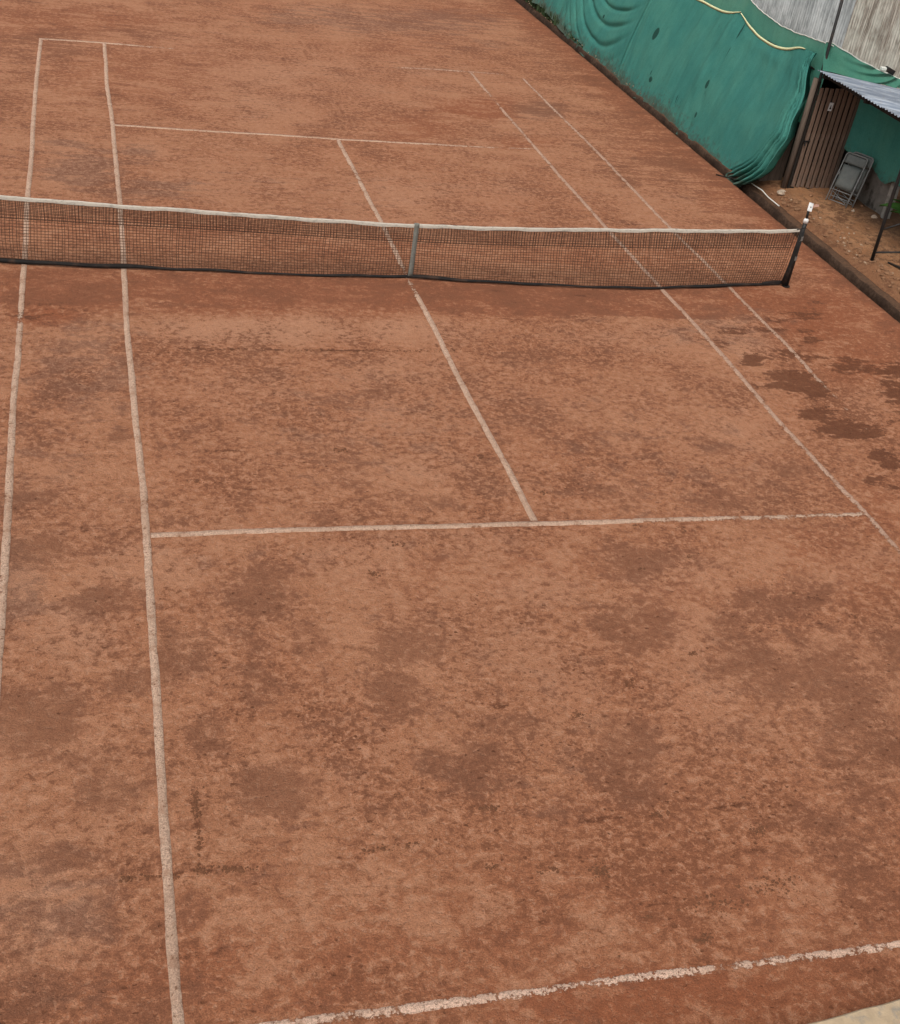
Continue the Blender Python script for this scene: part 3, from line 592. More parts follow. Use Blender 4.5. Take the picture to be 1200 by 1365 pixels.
BOT = [(4.4, .20), (4.9, .02), (5.75, -.05), (6.9, -.01), (8.1, .03), (8.95, .08), (10.3, .15), (11.0, .04), (11.7, .10), (13.2, .05), (14.6, .04), (15.7, .12), (17.1, .24), (18.8, .36), (21, .35), (24, .3)]
def smooth_top(ys, top):
    # piecewise cubic through the measured points (Catmull-Rom), corners at the poles stay sharp
    xp = np.array([p[0] for p in top]); zp = np.array([p[1] for p in top]); m = np.gradient(zp, xp)
    i = np.clip(np.searchsorted(xp, ys)-1, 0, len(xp)-2); h = xp[i+1]-xp[i]; t = np.clip((ys-xp[i])/h, 0, 1)
    return (2*t**3-3*t**2+1)*zp[i]+(t**3-2*t**2+t)*h*m[i]+(-2*t**3+3*t**2)*zp[i+1]+(t**3-t**2)*h*m[i+1]
def curtain_surf(y0, y1, top, res_y, nz, xtop, xbot, fold=None, edge=None):
    ys = np.arange(y0, y1+1e-6, res_y); ts = np.linspace(0, 1, nz)
    Y, T = np.meshgrid(ys, ts)
    zt = smooth_top(ys, top)[None, :]; zb = (interp(ys, BOT)-.085+.10*(fbm(ys*1.3, ys*0+4, 3)-.5))[None, :]
    Z = zb+(zt-zb)*T
    X = xbot+(xtop-xbot)*T**.9 - .10*np.sin(np.pi*T)**1.2*(.5+fbm(Y*.5, T*1.3, 3))
    X += .05*(fbm(Y*3.2, Z*.45, 3)-.5)*(1-.4*T)+.05*(fbm(Y*1.4, Z*.9, 3)-.5)+.025*(fbm(Y*4, Z*1.5, 3)-.5)
    X += .05*np.exp(-T/.07)*(fbm(Y*3.5, Z*0, 3)-.5)*2
    if edge is not None: Y = edge(Y, Z, T)
    if fold is not None:
        dx, dy, dz = fold(Y, Z, T); X = X+dx; Y = Y+dy; Z = Z+dz
    return X, Y, Z, T
def marks(Y, Z, T, spots):
    dirt = np.exp(-T/.10)*.75*(.5+fbm(Y*2, Z*2, 3)) + .25*np.exp(-T/.25)
    dark = np.zeros_like(Y)
    # run-off streaks near the foot
    dark += .50*np.exp(-T/.06)*smoothstep(.46, .64, fbm(Y*2.6, Z*3, 4))
    dark += .55*np.exp(-((Y-8.9)/.35)**2)*np.exp(-((T-.16)/.12)**2)*smoothstep(.50, .68, fbm(Y*14, Z*1.2, 3))*1.6
    for (sy, sz, ry, rz, s) in spots:
        d = np.sqrt(((Y-sy)/ry)**2+((Z-sz)/rz)**2)
        dark = np.maximum(dark, s*np.clip(1.6-d, 0, 1))
        dirt = np.maximum(dirt, 0)
    return np.stack([dirt, np.clip(dark, 0, 1), np.zeros_like(Y), np.ones_like(Y)], -1)
SPOTS = [(11.3, 1.36, .10, .13, .9), (8.03, 1.13, .06, .085, .95), (7.95, 2.28, .035, .20, .6), (7.9, .50, .035, .06, .9), (7.93, 1.85, .02, .16, .55), (10.55, .50, .10, .07, .7), (10.7, .62, .03, .06, .7), (14.4, 1.0, .05, .05, .8)]

curtain_top_a = [(4.3, 2.62), (4.97, 2.61), (5.34, 2.57), (5.89, 2.42), (6.5, 2.345), (7.26, 2.365), (7.71, 2.44), (8.3, 2.60)]
def edge_tab(Z):
    return np.interp(Z, [0, .08, .3, .5, .84, 1.22, 1.7, 2.0, 2.43, 2.7], [4.92, 4.74, 4.48, 4.34, 4.20, 4.18, 4.36, 4.56, 4.95, 5.05])+.03*np.sin(Z*9)
def edge_a(Y, Z, T):
    ed = edge_tab(Z)
    s = (8.28-Y)/(8.28-4.7)                       # 0 at the far seam, 1 at the free edge
    return 8.28-(8.28-ed)*s
def fold_a(Y, Z, T):
    ed = edge_tab(Z)
    w = np.clip(Y-ed, 0, 9)
    W = .20+.78*np.clip(1-T, 0, 1)                       # the gathered part fans out towards the foot
    q = w/W + .10*(fbm(Y*1.1, Z*.7, 2)-.5) + .22*np.clip(.55-Z, 0, 1)**1.5
    q = np.clip(q, 0, 20)
    ph = 2*np.pi*(4.6*q**.9)+.5
    win = np.clip(1.25-q, 0, 1)**.7*smoothstep(1.25, .8, q)
    amp = (.055+.085*np.clip(1-T, 0, 1)**.8)*win
    dx = -amp*(np.sin(ph)+.38*np.sin(2*ph+.9+Z)+.22*np.sin(.55*ph+2)) - .07*np.exp(-w/.35)*(1-T)-.07*np.exp(-w/.9)*np.clip(1-T, 0, 1)**3
    # hem puddles on the kerb below the free end
    dz = .03*np.exp(-T/.06)*np.exp(-w/.8)*np.sin(ph*.7)
    sw = .012*np.exp(-((Y-7.95)/.09)**2)*np.sin(Z*9)
    tuck = .02*np.sin((Z-.25*(Y-6.5)**2*.2)*11)*np.exp(-((Z-2.25)/.18)**2)*np.exp(-((Y-6.6)/1.1)**2)
    return dx+sw+tuck, .35*dx*np.exp(-w/.4), dz
def make_curtain(lab, surf, bind=True, spots=SPOTS):
    X, Y, Z, T = surf
    base = empty('shade_curtain', (0, 0, 0), label=lab, category='curtain', group='green curtains hung along the court')
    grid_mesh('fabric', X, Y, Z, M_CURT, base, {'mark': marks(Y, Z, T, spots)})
    if bind:
        b = MB()
        pts = [(X[-1, j]-.012, Y[-1, j], Z[-1, j]+.004) for j in range(0, X.shape[1], 4) if 5.33 < Y[-1, j]]
        V = []; F = []
        for i, p in enumerate(pts):
            w = .032*min(1, .35+4*min(i, len(pts)-1-i)/len(pts))
            V += [(p[0]-.006, p[1], p[2]-w), (p[0]-.012, p[1], p[2]), (p[0]+.0, p[1], p[2]+w*.7), (p[0]+.012, p[1], p[2])]
            if i:
                for k in range(4):
                    a = (i-1)*4; F.append((a+k, a+(k+1) % 4, a+4+(k+1) % 4, a+4+k))
        mesh_obj('hem_binding', V, F, M_BIND, base, True)
    return base
sa = curtain_surf(4.7, 8.28, curtain_top_a, .02, 110, 8.76, 7.99, fold_a, edge_a)
make_curtain('green shade curtain with bunched free end beside the plank door', sa)
curtain_top_b = [(8.26, 2.60), (8.75, 2.47), (9.18, 2.41), (9.97, 2.39), (10.6, 2.37), (11.4, 2.45), (12.5, 2.62)]
def fold_b(Y, Z, T):
    dx = -.02*np.exp(-((Y-8.4)/.12)**2)*np.sin(Z*7)-.03*np.exp(-np.abs(Y-12.35)/.15)*np.sin(Y*40)
    dx += -.016*np.sin((Y-8.4)*26/(1+2*(1-T)))*np.exp(-(Y-8.3)/.5)
    return dx, 0*dx, 0*dx
make_curtain('green shade curtain with a round dark patch, middle of the three', curtain_surf(8.24, 12.42, curtain_top_b, .03, 90, 8.77, 7.99, fold_b))
curtain_top_c = [(12.38, 2.62), (14.4, 2.35), (16.4, 2.60), (18.4, 2.35), (20.4, 2.6), (23, 2.45)]
def fold_c(Y, Z, T):
    # swags: the cloth has slipped and hangs in arcs between y = 12.7 and y = 17
    u = (Y-14.7)/1.75
    arc = Z-.55*u*u-.30*u
    win = np.exp(-(np.abs(u)/1.05)**4)*smoothstep(.1, .35, Z)*(1-smoothstep(1.9, 2.3, Z))
    ph = 2*np.pi*arc/.36+6.5*fbm(Y*.55, Z*.8, 2)
    dx = -.036*win*(np.sin(ph)+.35*np.sin(2*ph+.6))*(.35+1.2*fbm(Y*.9+3, Z*1.1, 2))
    far = -.03*np.sin(Y*5+Z*1.5)*smoothstep(16.6, 17.2, Y)
    return dx+far, 0*dx, -.03*win*np.cos(ph)
make_curtain('green shade curtain sagging in swags, farthest from the door', curtain_surf(12.36, 23, curtain_top_c, .04, 90, 8.77, 7.99, fold_c))

# upper net behind the curtains, hung between poles
def upper_net():
    base = empty('upper_net', (0, 0, 0), label='thin green net with a pale cord edge above the curtains', category='net')
    ys = np.arange(4.62, 23, .06)
    top = []
    for y in ys:
        if y <= 8.4: z = np.interp(y, [4.62, 5.14, 6.15, 6.7, 7.13, 7.79, 8.27, 8.4], [2.86, 2.81, 2.72, 2.70, 2.72, 2.77, 2.85, 2.88])
        else:
            q = ((y-8.4) % 4.0)/4; z = 2.88-.75*q*(1-q)
        top.append(z+.004*math.sin(y*9)+.004*math.sin(y*23))
    top = np.array(top)
    ts = np.linspace(0, 1, 26); Y, T = np.meshgrid(ys, ts)
    Z = 1.3+(top[None, :]-1.3)*T
    X = 8.93+.06*(fbm(Y*.8, Z, 3)-.5)+.018*np.sin(Y*6+Z*3)*(1-T)
    X = X-.07*smoothstep(5.6, 4.7, Y)
    z0 = np.zeros_like(Y)
    grid_mesh('net_fabric', X, Y, Z, M_UPNET2, base, {'mark': np.stack([z0, z0, z0, z0+1], -1)})
    b = MB(); b.tube([(X[-1, j]-.004, Y[-1, j], Z[-1, j]) for j in range(len(ys))], .009, 5)
    b.build('edge_cord', M_CORD, base)
    # return piece above the shelter roof
    xs = np.arange(8.74, 11.6, .04)
    tz = np.interp(xs, [8.74, 8.9, 9.63, 10.0, 10.56, 11.6], [2.90, 2.88, 2.61, 2.50, 2.36, 2.2])+.006*np.sin(xs*13)
    bz = np.interp(xs, [8.74, 9.0, 9.42, 10.54, 11.6], [2.42, 2.40, 2.33, 2.22, 2.12])
    X, T = np.meshgrid(xs, np.linspace(0, 1, 30))
    Z = bz[None, :]+(tz-bz)[None, :]*T
    Y = 4.72-.17*(1-T)**1.5
    u = (X-10.35)/.7
    sag = np.exp(-(u*u))
    Y = Y-.055*np.sin(2*np.pi*(Z-.14*u*u-.2*u)/.13)*sag+.03*(fbm(X*2, Z*3, 3)-.5)-.04*sag
    z0 = np.zeros_like(X)
    base2 = empty('draped_net', (0, 0, 0), label='green net draped over the far end of the tin shelter roof', category='net')
    grid_mesh('net_fabric', X, Y, Z, M_UPNET, base2, {'mark': np.stack([z0, z0, z0, z0+1], -1)})
    b = MB(); b.tube([(X[-1, j], Y[-1, j]-.004, Z[-1, j]) for j in range(len(xs))], .009, 5)
    b.build('edge_cord', M_CORD, base2)
upper_net()

def pole(x0, y0, x1, y1, z1, lab, r=.030):
    b = MB(); b.tube([(0, 0, 0), ((x1-x0)/2, (y1-y0)/2, z1/2), (x1-x0, y1-y0, z1)], r, 8)
    o = b.build('net_pole', M_STEEL, None, True)
    o.location = (x0, y0, 0)
    return setp(o, label=lab, category='pole', group='poles holding the green nets')
pole(8.88, 4.68, 8.755, 4.65, 4.3, 'black steel pole rising beside the plank door')
pole(8.99, 8.42, 8.96, 8.42, 4.3, 'steel pole behind the green net where two curtains meet')

# ------------------------------------------------------------------ corrugated shelter
M_WOOD = simple('weathered_wood', (.170, .110, .080), .85, .45, 14, dirt=(.24, .18, .14), dirt_amt=.6, dirt_scale=5, stretch=(4, 4, .35), bump=.004)
M_WOOD2 = simple('grey_timber', (.115, .085, .066), .85, .4, 12, dirt=(.05, .035, .025), dirt_amt=.6, dirt_scale=5, stretch=(4, 4, .3), bump=.004)
M_BLACK = simple('dark_timber_and_shade', (.022, .018, .015), .9, .3, 10)  # near-black timber; on the ledgers and shed walls it stands in for shade
def roof_mat():
    k = NT('galvanised_sheet'); rnd = k.n.new('ShaderNodeObjectInfo').outputs['Random']
    n = k.noise(2.5, 6, .65, k.vmap((1, 6, .6))); n2 = k.noise(16, 5, .7)
    c = k.mix(k.ramp(n, .42, .62), (.19, .225, .28), (.38, .42, .47))
    c = k.mix(k.ramp(n2, .56, .68, 0, .6), c, (.20, .16, .13))
    k.base(k.scale(c, k.lin(rnd, 0, 1, .70, 1.15))); k.rough(.5); k.bsdf.inputs['Specular IOR Level'].default_value = .4
    return k.m
M_ROOF = roof_mat()
def shelter():
    base = empty('tin_shelter', (8.6, 4.47, 0), label='lean-to shelter with blue-grey corrugated metal roof beside the court', category='shelter')
    L = math.hypot(2.3, .27)
    Vr, Fr = corrug(.80, L, .10, .011, 2, 8)
    me = None
    for i in range(7):
        if me is None:
            o = mesh_obj('roof_sheet', Vr, Fr, M_ROOF, base, True); me = o.data
        else:
            o = link(bpy.data.objects.new('roof_sheet', me), base)
        ang = math.atan2(2.3, -.27)
        # local z runs down the slope (towards +x), local y runs towards the camera
        o.matrix_local = Matrix.Translation((random.uniform(-.02, .015), -.005-i*.76, 2.445+.006*(i % 2))) @ Matrix.Rotation(math.radians(90)+math.atan2(.27, 2.3), 4, 'Y') @ Matrix.Rotation(math.pi, 4, 'X') @ Matrix.Scale(-1, 4, (0, 0, 1)) 
    b = MB(); b.box((.16, -2.6, 2.37), (.05, 5.2, .07)); b.build('eaves_beam', M_BLACK, base)
    for i in range(4):
        b = MB(); Mr = Matrix.Rotation(math.atan2(.27, 2.3), 3, 'Y'); b.box((1.15, -.15-i*1.5, 2.245), (2.2, .06, .08), Mr); b.build('rafter', M_BLACK, base)
    b = MB(); b.tube([(-.10, -3.57, .02), (-.13, -3.57, .9), (-.15, -3.57, 1.7), (-.16, -3.57, 2.42)], .030, 8); b.build('post', M_STEEL, base, True)
    b = MB(); b.tube([(-.10, -3.57, .75), (.30, -3.57, .90), (1.25, -3.57, 1.25)], .016, 6); b.build('brace', M_STEEL, base, True)
    b = MB(); b.tube([(-.09, -3.57, .33), (1.45, -3.57, .40)], .017, 6); b.build('rail', M_STEEL, base, True)
shelter()

# plank door with its frame, facing the camera
def plank_door():
    base = empty('plank_door', (8.76, 4.5, .17), label='brown wooden plank door with a small white notice', category='door')
    n = 8; W = .88; H = 1.93; pw = W/n
    for i in range(n):
        b = MB(); b.box((0, 0, 0), (pw-.040, .022, H+random.uniform(-.015, .015)), jit=.003)
        o = b.build('plank', M_WOOD, base); o.location = (pw*(i+.5), random.uniform(-.004, .004), H/2+.02)
        o.rotation_euler = (0, random.uniform(-.006, .006), random.uniform(-.03, .03))
    for z in (.22, 1.02, 1.75):
        b = MB(); b.box((W/2, .028, z), (W-.02, .022, .10)); b.build('ledger', M_BLACK, base)
    b = MB(); b.tube([(-.15, -.02, -.12), (-.135, -.01, .9), (-.14, -.02, 2.12)], [.062, .058, .052], 10); b.build('door_post', M_WOOD2, base, True)
    b = MB(); b.box((-.045, -.005, 1.02), (.05, .05, 2.1)); b.build('jamb', M_BLACK, base)
    b = MB(); b.box((W+.03, -.005, .98), (.045, .05, 1.98), jit=.004); b.build('jamb', M_WOOD2, base)
    b = MB(); b.box((W/2, .01, -.03), (W+.06, .08, .06)); b.build('sill', M_BLACK, base)
    b = MB(); b.box((.055, -.022, .93), (.13, .018, .03)); b.tube([(.02, -.035, .93), (.02, -.05, .85)], .012, 6); b.build('latch', M_STEEL, base)
    o = MB().box((0, 0, 0), (.085, .004, .155)).build('notice', simple('notice_paper', (.62, .62, .62), .7, .08, 20), base)
    o.location = (.345, -.018, 1.615); o.rotation_euler = (0, .03, 0)
    dk = MB(); dk.tube([(0, -.0035, -.028), (0, -.005, -.028)], [.020, .020], 10); dk.box((0, -.004, .004), (.014, .003, .05))
    dk.build('printed_mark', M_BLACK, o)
plank_door()
def shed():
    base = empty('shed', (8.9, 4.62, 0), label='shed seen above the plank door, its unlit interior coloured near black', category='shed')
    for nm, c, s, in (('front_panel', (-.36, .30, .60), (.5, .03, .95)),):
        MB().box(c, s).build(nm, M_WOOD2, base)
    for nm, c, s in (('side_wall', (.02, 1.3, 1.15), (.03, 2.4, 2.3)), ('side_wall', (1.25, 1.3, 1.15), (.03, 2.4, 2.3)), ('back_wall', (.63, 2.5, 1.15), (1.26, .03, 2.3)), ('ceiling', (.63, 1.25, 2.31), (1.3, 2.5, .03))):
        MB().box(c, s).build(nm, M_BLACK, base)  # black walls paint the unlit interior behind the door
shed()

# dirty rendered wall under the hanging net at the back of the shelter
M_PLASTER = simple('dirty_plaster', (.150, .135, .118), .9, .3, 7, dirt=(.030, .026, .022), dirt_amt=.85, dirt_scale=3.0, stretch=(1, 1, 1), bump=.02)
def back_wall():
    ys = np.arange(3.05, 4.62, .05); zs = np.linspace(.0, .92, 16)
    base = empty('low_wall', (10.0, 3.05, 0), label='low dirty plastered wall behind the leaning folding chairs', category='wall')
    Y, Z = np.meshgrid(ys-3.05, zs)
    X = -.02+.05*(fbm(Y*3, Z*3, 4)-.5)-.03*(Z < .08)
    grid_mesh('plaster_face', X, Y, Z, M_PLASTER, base)
    MB().box((.10, .78, .45), (.16, 1.54, .90)).build('wall_core', M_PLASTER, base)
    MB().box((.02, -.06, .47), (.16, .10, .98), jit=.012).build('end_pier', simple('pier_concrete', (.26, .245, .22), .9, .3, 12, dirt=(.09, .08, .07), dirt_amt=.8, dirt_scale=4), base)
    MB().box((1.0, -3.2, .6), (.12, 6.2, 1.2)).build('set_back_wall', M_PLASTER, base)
back_wall()
def hanging_net():
    ys = np.arange(.6, 4.56, .04)
    Y, T = np.meshgrid(ys, np.linspace(0, 1, 40))
    zb = np.interp(ys, [.6, 2.9, 3.1, 3.56, 4.38, 4.6], [.75, .92, .80, .86, 1.02, 1.05])+.02*np.sin(ys*7)
    Z = zb[None, :]+(2.24-zb)[None, :]*T
    X = 9.90+.07*(fbm(Y*1.5, Z, 3)-.5)+.03*np.sin(Y*5.5+Z*.8)*(1-T)-.22*smoothstep(3.95, 4.5, Y)
    z0 = np.zeros_like(Y)
    o = grid_mesh('hanging_net', X, Y, Z, M_CURT, None, {'mark': np.stack([.5*np.exp(-T/.2), z0, z0, z0+1], -1)})
    setp(o, label='dark green net hanging in the shade under the shelter roof', category='net')
hanging_net()
# small black cloth bundle with a white end on the net edge
t = empty('cloth_bundle', (10.15, 4.66, 2.50), label='small black cloth bundle with a white end on the draped net edge', category='cloth bundle')
bevel(MB().box((.10, 0, .0), (.20, .10, .09), Matrix.Rotation(.35, 3, 'Y')).build('black_part', M_STEEL, t), .015)
bevel(MB().box((-.06, -.01, .03), (.10, .09, .06)).build('white_end', M_CORD, t), .01)
# ------------------------------------------------------------------ tennis net
M_TWINE = simple('net_twine', (.030, .019, .014), .9, .3, 30)
M_TWINE2 = simple('net_twine_dusty', (.070, .036, .022), .9, .4, 12)
M_BLACKBAND = simple('black_band', (.016, .014, .013), .85, .4, 10, dirt=(.10, .055, .035), dirt_amt=.4, dirt_scale=4)
def tape_mat():
    k = NT('dirty_white_tape')
    n1 = k.noise(3, 7, .7, k.vmap((1.5, 1, 6))); n2 = k.noise(26, 6, .72, k.vmap((.6, 1, 3)))
    c = k.mix(k.ramp(n2, .50, .66), (.50, .455, .385), (.27, .24, .20))
    c = k.mix(k.ramp(n1, .54, .68, 0, .75), c, (.25, .235, .20))
    k.base(c); k.rough(.8); k.bump(n2, .004); return k.m
M_TAPE = tape_mat()
TOP = [(-6.45, 1.005), (-5.7, .975), (-4.26, .925), (-2.75, .885), (-1.69, .850), (-.6, .826), (.02, .820), (.7, .826), (1.71, .838), (3.53, .90), (4.81, .94), (5.7, .975), (6.36, 1.01)]
BOTY = [(-6.45, .12), (-5.76, .10), (-4.78, .03), (-3.25, .02), (-1.65, -.05), (-.6, -.03), (-.02, .0), (.3, -.05), (.85, -.09), (1.79, -.14), (3.66, -.18), (5.03, -.03), (6.0, .12), (6.36, .16)]
def smooth_tab(tab, n=400, w=25):
    x = np.linspace(tab[0][0], tab[-1][0], n); y = interp(x, tab)
    kk = np.hanning(w); kk /= kk.sum()
    return x, np.convolve(np.pad(y, w//2, mode='reflect', reflect_type='odd'), kk, 'valid')
_tx, _tz = smooth_tab(TOP); _bx, _by = smooth_tab(BOTY, 400, 9)
ntop = lambda x: np.interp(x, _tx, _tz)
nboty = lambda x: np.interp(x, _bx, _by)
NX0, NX1 = -6.42, 6.34
def net_point(x, t):
    """t = 0 bottom .. 1 top"""
    zt = ntop(x)-.05; zb = .030
    tt = t
    y = nboty(x)*(1-tt)**1.3 + .05*tt - .06*np.sin(np.pi*tt)*(fbm(np.asarray(x)*.5, np.asarray(x)*0+2, 3)-.5)*2
    # the free end at the right is laced to the post, so it runs out to it at the top
    return x, y, zb+(zt-zb)*tt
def tennis_net():
    base = empty('tennis_net', (0, 0, 0), label='sagging dark tennis net with a dirty white top tape', category='tennis net')
    pitch = .045
    cols = np.arange(NX0, NX1, pitch)
    nrow = 21
    def strip(mb_v, mb_f, pts, r):
        n0 = len(mb_v)
        P = np.array(pts); tg = np.gradient(P, axis=0); tg /= np.linalg.norm(tg, axis=1)[:, None]
        a = np.cross(tg, np.array([0, 1., 0])); a /= np.linalg.norm(a, axis=1)[:, None]; b = np.cross(a, tg)
        for k in range(3):
            an = 2*math.pi*k/3
            mb_v.append(P+r*(a*math.cos(an)+b*math.sin(an)))
    def build(name, mat, xs_off, t_rows, t_range, r, yoff):
        Vs = []; Fs = []; n = 0
        def add(P, r):
            nonlocal n
            P = np.array(P); tg = np.gradient(P, axis=0); tg /= np.linalg.norm(tg, axis=1)[:, None]
            a = np.cross(tg, np.array([0, 1., 0])); a /= np.linalg.norm(a, axis=1)[:, None]; b = np.cross(a, tg)
            m = len(P)
            for i in range(m):
                for k in range(3):
                    an = 2*math.pi*k/3
                    Vs.append(P[i]+r*(a[i]*math.cos(an)+b[i]*math.sin(an)))
            for i in range(m-1):
                for k in range(3):
                    q = n+i*3; Fs.append((q+k, q+(k+1) % 3, q+3+(k+1) % 3, q+3+k))
            n += m*3
        ts = np.linspace(t_range[0], t_range[1], 10)
        for c in cols+xs_off:
            wob = .004*rng.standard_normal()
            xx = c+wob+.006*np.sin(ts*7+c*3)
            x, y, z = net_point(xx, ts); add(np.stack([x, y+yoff, z], -1), r)
        xr = np.arange(NX0, NX1, .10)
        for t in t_rows:
            tt = t+.004*(fbm(xr*1.2, xr*0+t*50, 3)-.5)*2
            x, y, z = net_point(xr, np.clip(tt, 0, 1)); add(np.stack([x, y+yoff, z], -1), r)
        o = mesh_obj(name, Vs, Fs, mat, base); o['kind'] = 'stuff'
        return o
    build('netting', M_TWINE2, 0, np.linspace(0, .97, nrow), (0, 1), .0042, 0)
    build('upper_netting', M_TWINE, .014, np.linspace(.71, .985, 7), (.70, 1), .0039, .012)
    # head tape folded over the cable
    xs = np.arange(NX0, NX1+.04, .04)
    V = []; F = []
    for i, x in enumerate(xs):
        zt = float(ntop(x))+.004*math.sin(x*5.1)+.002*math.sin(x*17); y = .05+.004*math.sin(x*3.3)
        lo = zt-.052-.005*math.sin(x*7.7)
        V += [(x, y-.009, lo), (x, y-.011, zt-.012), (x, y-.004, zt), (x, y+.006, zt), (x, y+.012, zt-.012), (x, y+.010, lo)]
        if i:
            for k in range(5):
                a = (i-1)*6+k; F.append((a, a+1, a+7, a+6))
    mesh_obj('head_tape', V, F, M_TAPE, base, True)
    V = []; F = []
    for i, x in enumerate(xs):
        y = float(nboty(x))-.006; w = .032*(1+.35*math.sin(x*1.3+1)+.2*math.sin(x*4.1))
        w = w*(1+.7*math.exp(-((x+5.8)/1.2)**2))
        z0 = .012+.006*math.sin(x*6)
        V += [(x, y-.02, z0), (x, y-.016, z0+w*.6), (x, y+.006, z0+w), (x, y+.02, z0+w*.5), (x, y+.016, z0)]
        if i:
            for k in range(5):
                a = (i-1)*5; F.append((a+k, a+(k+1) % 5, a+5+(k+1) % 5, a+5+k))
    mesh_obj('bottom_band', V, F, M_BLACKBAND, base, True)
    # side band rolled up against the post
    b = MB(); b.tube([(6.40, .13, .03), (6.405, .10, .35), (6.40, .085, .65), (6.40, .07, .95)], [.045, .036, .030, .024], 7); b.tube([(6.0, .11, .035), (6.2, .15, .05), (6.40, .17, .04)], [.02, .032, .03], 7)
    b.build('side_band', M_BLACKBAND, base, True)
    b = MB(); b.tube([(6.28, .045, 1.0), (6.42, .05, 1.035)], .008, 6); b.build('cable', M_STEEL, base, True)
    # centre strap
    mat = simple('strap_canvas', (.150, .150, .130), .85, .25, 30, dirt=(.26, .25, .22), dirt_amt=.5, dirt_scale=10)
    V = []; F = []
    prof = [(.066, .78), (.066, .826), (.05, .834), (.030, .826)]+[(.030+(.0-.030-.02)*((.80-z)/.8)-.012*math.sin(math.pi*(.8-z)/.8), z) for z in np.linspace(.80, .015, 12)]
    for i, (y, z) in enumerate(prof):
        for sx in (-.036, .036): V.append((.028+sx-.02*(1-z/.83), y, z))
        if i: a = (i-1)*2; F.append((a, a+1, a+3, a+2))
    o = mesh_obj('centre_strap', V, F, mat, base, True)
    sd_ = o.modifiers.new('solid', 'SOLIDIFY'); sd_.thickness = .005
    o = MB().box((.026, .022, .705), (.08, .010, .035)).build('strap_buckle', simple('buckle', (.20, .20, .19), .5, .2, 30, spec=.4), base); bevel(o, .003)
tennis_net()

def net_post():
    base = empty('net_post', (6.45, .11, 0), label='dark net post with white cap and white plate on top', category='net post')
    b = MB(); b.tube([(0, 0, -.03), (-.005, 0, .5), (-.012, 0, 1.10)], .034, 12); b.build('post_tube', M_STEEL, base, True)
    mw = simple('white_enamel', (.72, .72, .70), .5, .1, 20, spec=.4, dirt=(.35, .30, .26), dirt_amt=.6, dirt_scale=14)
    b = MB(); b.tube([(-.012, 0, 1.095), (-.012, 0, 1.14), (-.012, 0, 1.165), (-.012, 0, 1.175)], [.040, .041, .030, .012], 12); b.build('cap', mw, base, True)
    b = MB(); b.tube([(-.012, .0, 1.17), (-.02, .005, 1.29)], .020, 8); b.build('neck', M_STEEL, base, True)
    Mr = Matrix.Rotation(.22, 3, 'Y') @ Matrix.Rotation(-.35, 3, 'X')
    o = MB().box((-.012, -.005, 1.36), (.085, .018, .135), Mr).build('plate', mw, base); bevel(o, .008)
    p2 = MB(); p2.tube([Vector((-.012, -.005, 1.36))+Mr @ Vector((0, -.009, 0)), Vector((-.012, -.005, 1.36))+Mr @ Vector((0, -.014, 0))], .010, 8); p2.build('bolt', M_STEEL, o)
    g = simple('rusty_grey', (.16, .145, .13), .6, .4, 25, spec=.3, dirt=(.09, .04, .02), dirt_amt=.7, dirt_scale=12)
    for z in (.50, .84):
        b = MB(); b.tube([(-.008, 0, z-.035), (-.008, 0, z+.035)], .042, 12); b.box((-.045, -.02, z), (.03, .05, .06)); b.build('clamp', g, base)
    b = MB(); b.tube([(-.05, -.045, .91), (-.045, -.05, .80)], .009, 6); b.build('hook', g, base, True)
    b = MB(); b.tube([(.0, .0, -.02), (.0, .0, .012)], .065, 12); b.build('base_collar', M_STEEL, base)
net_post()

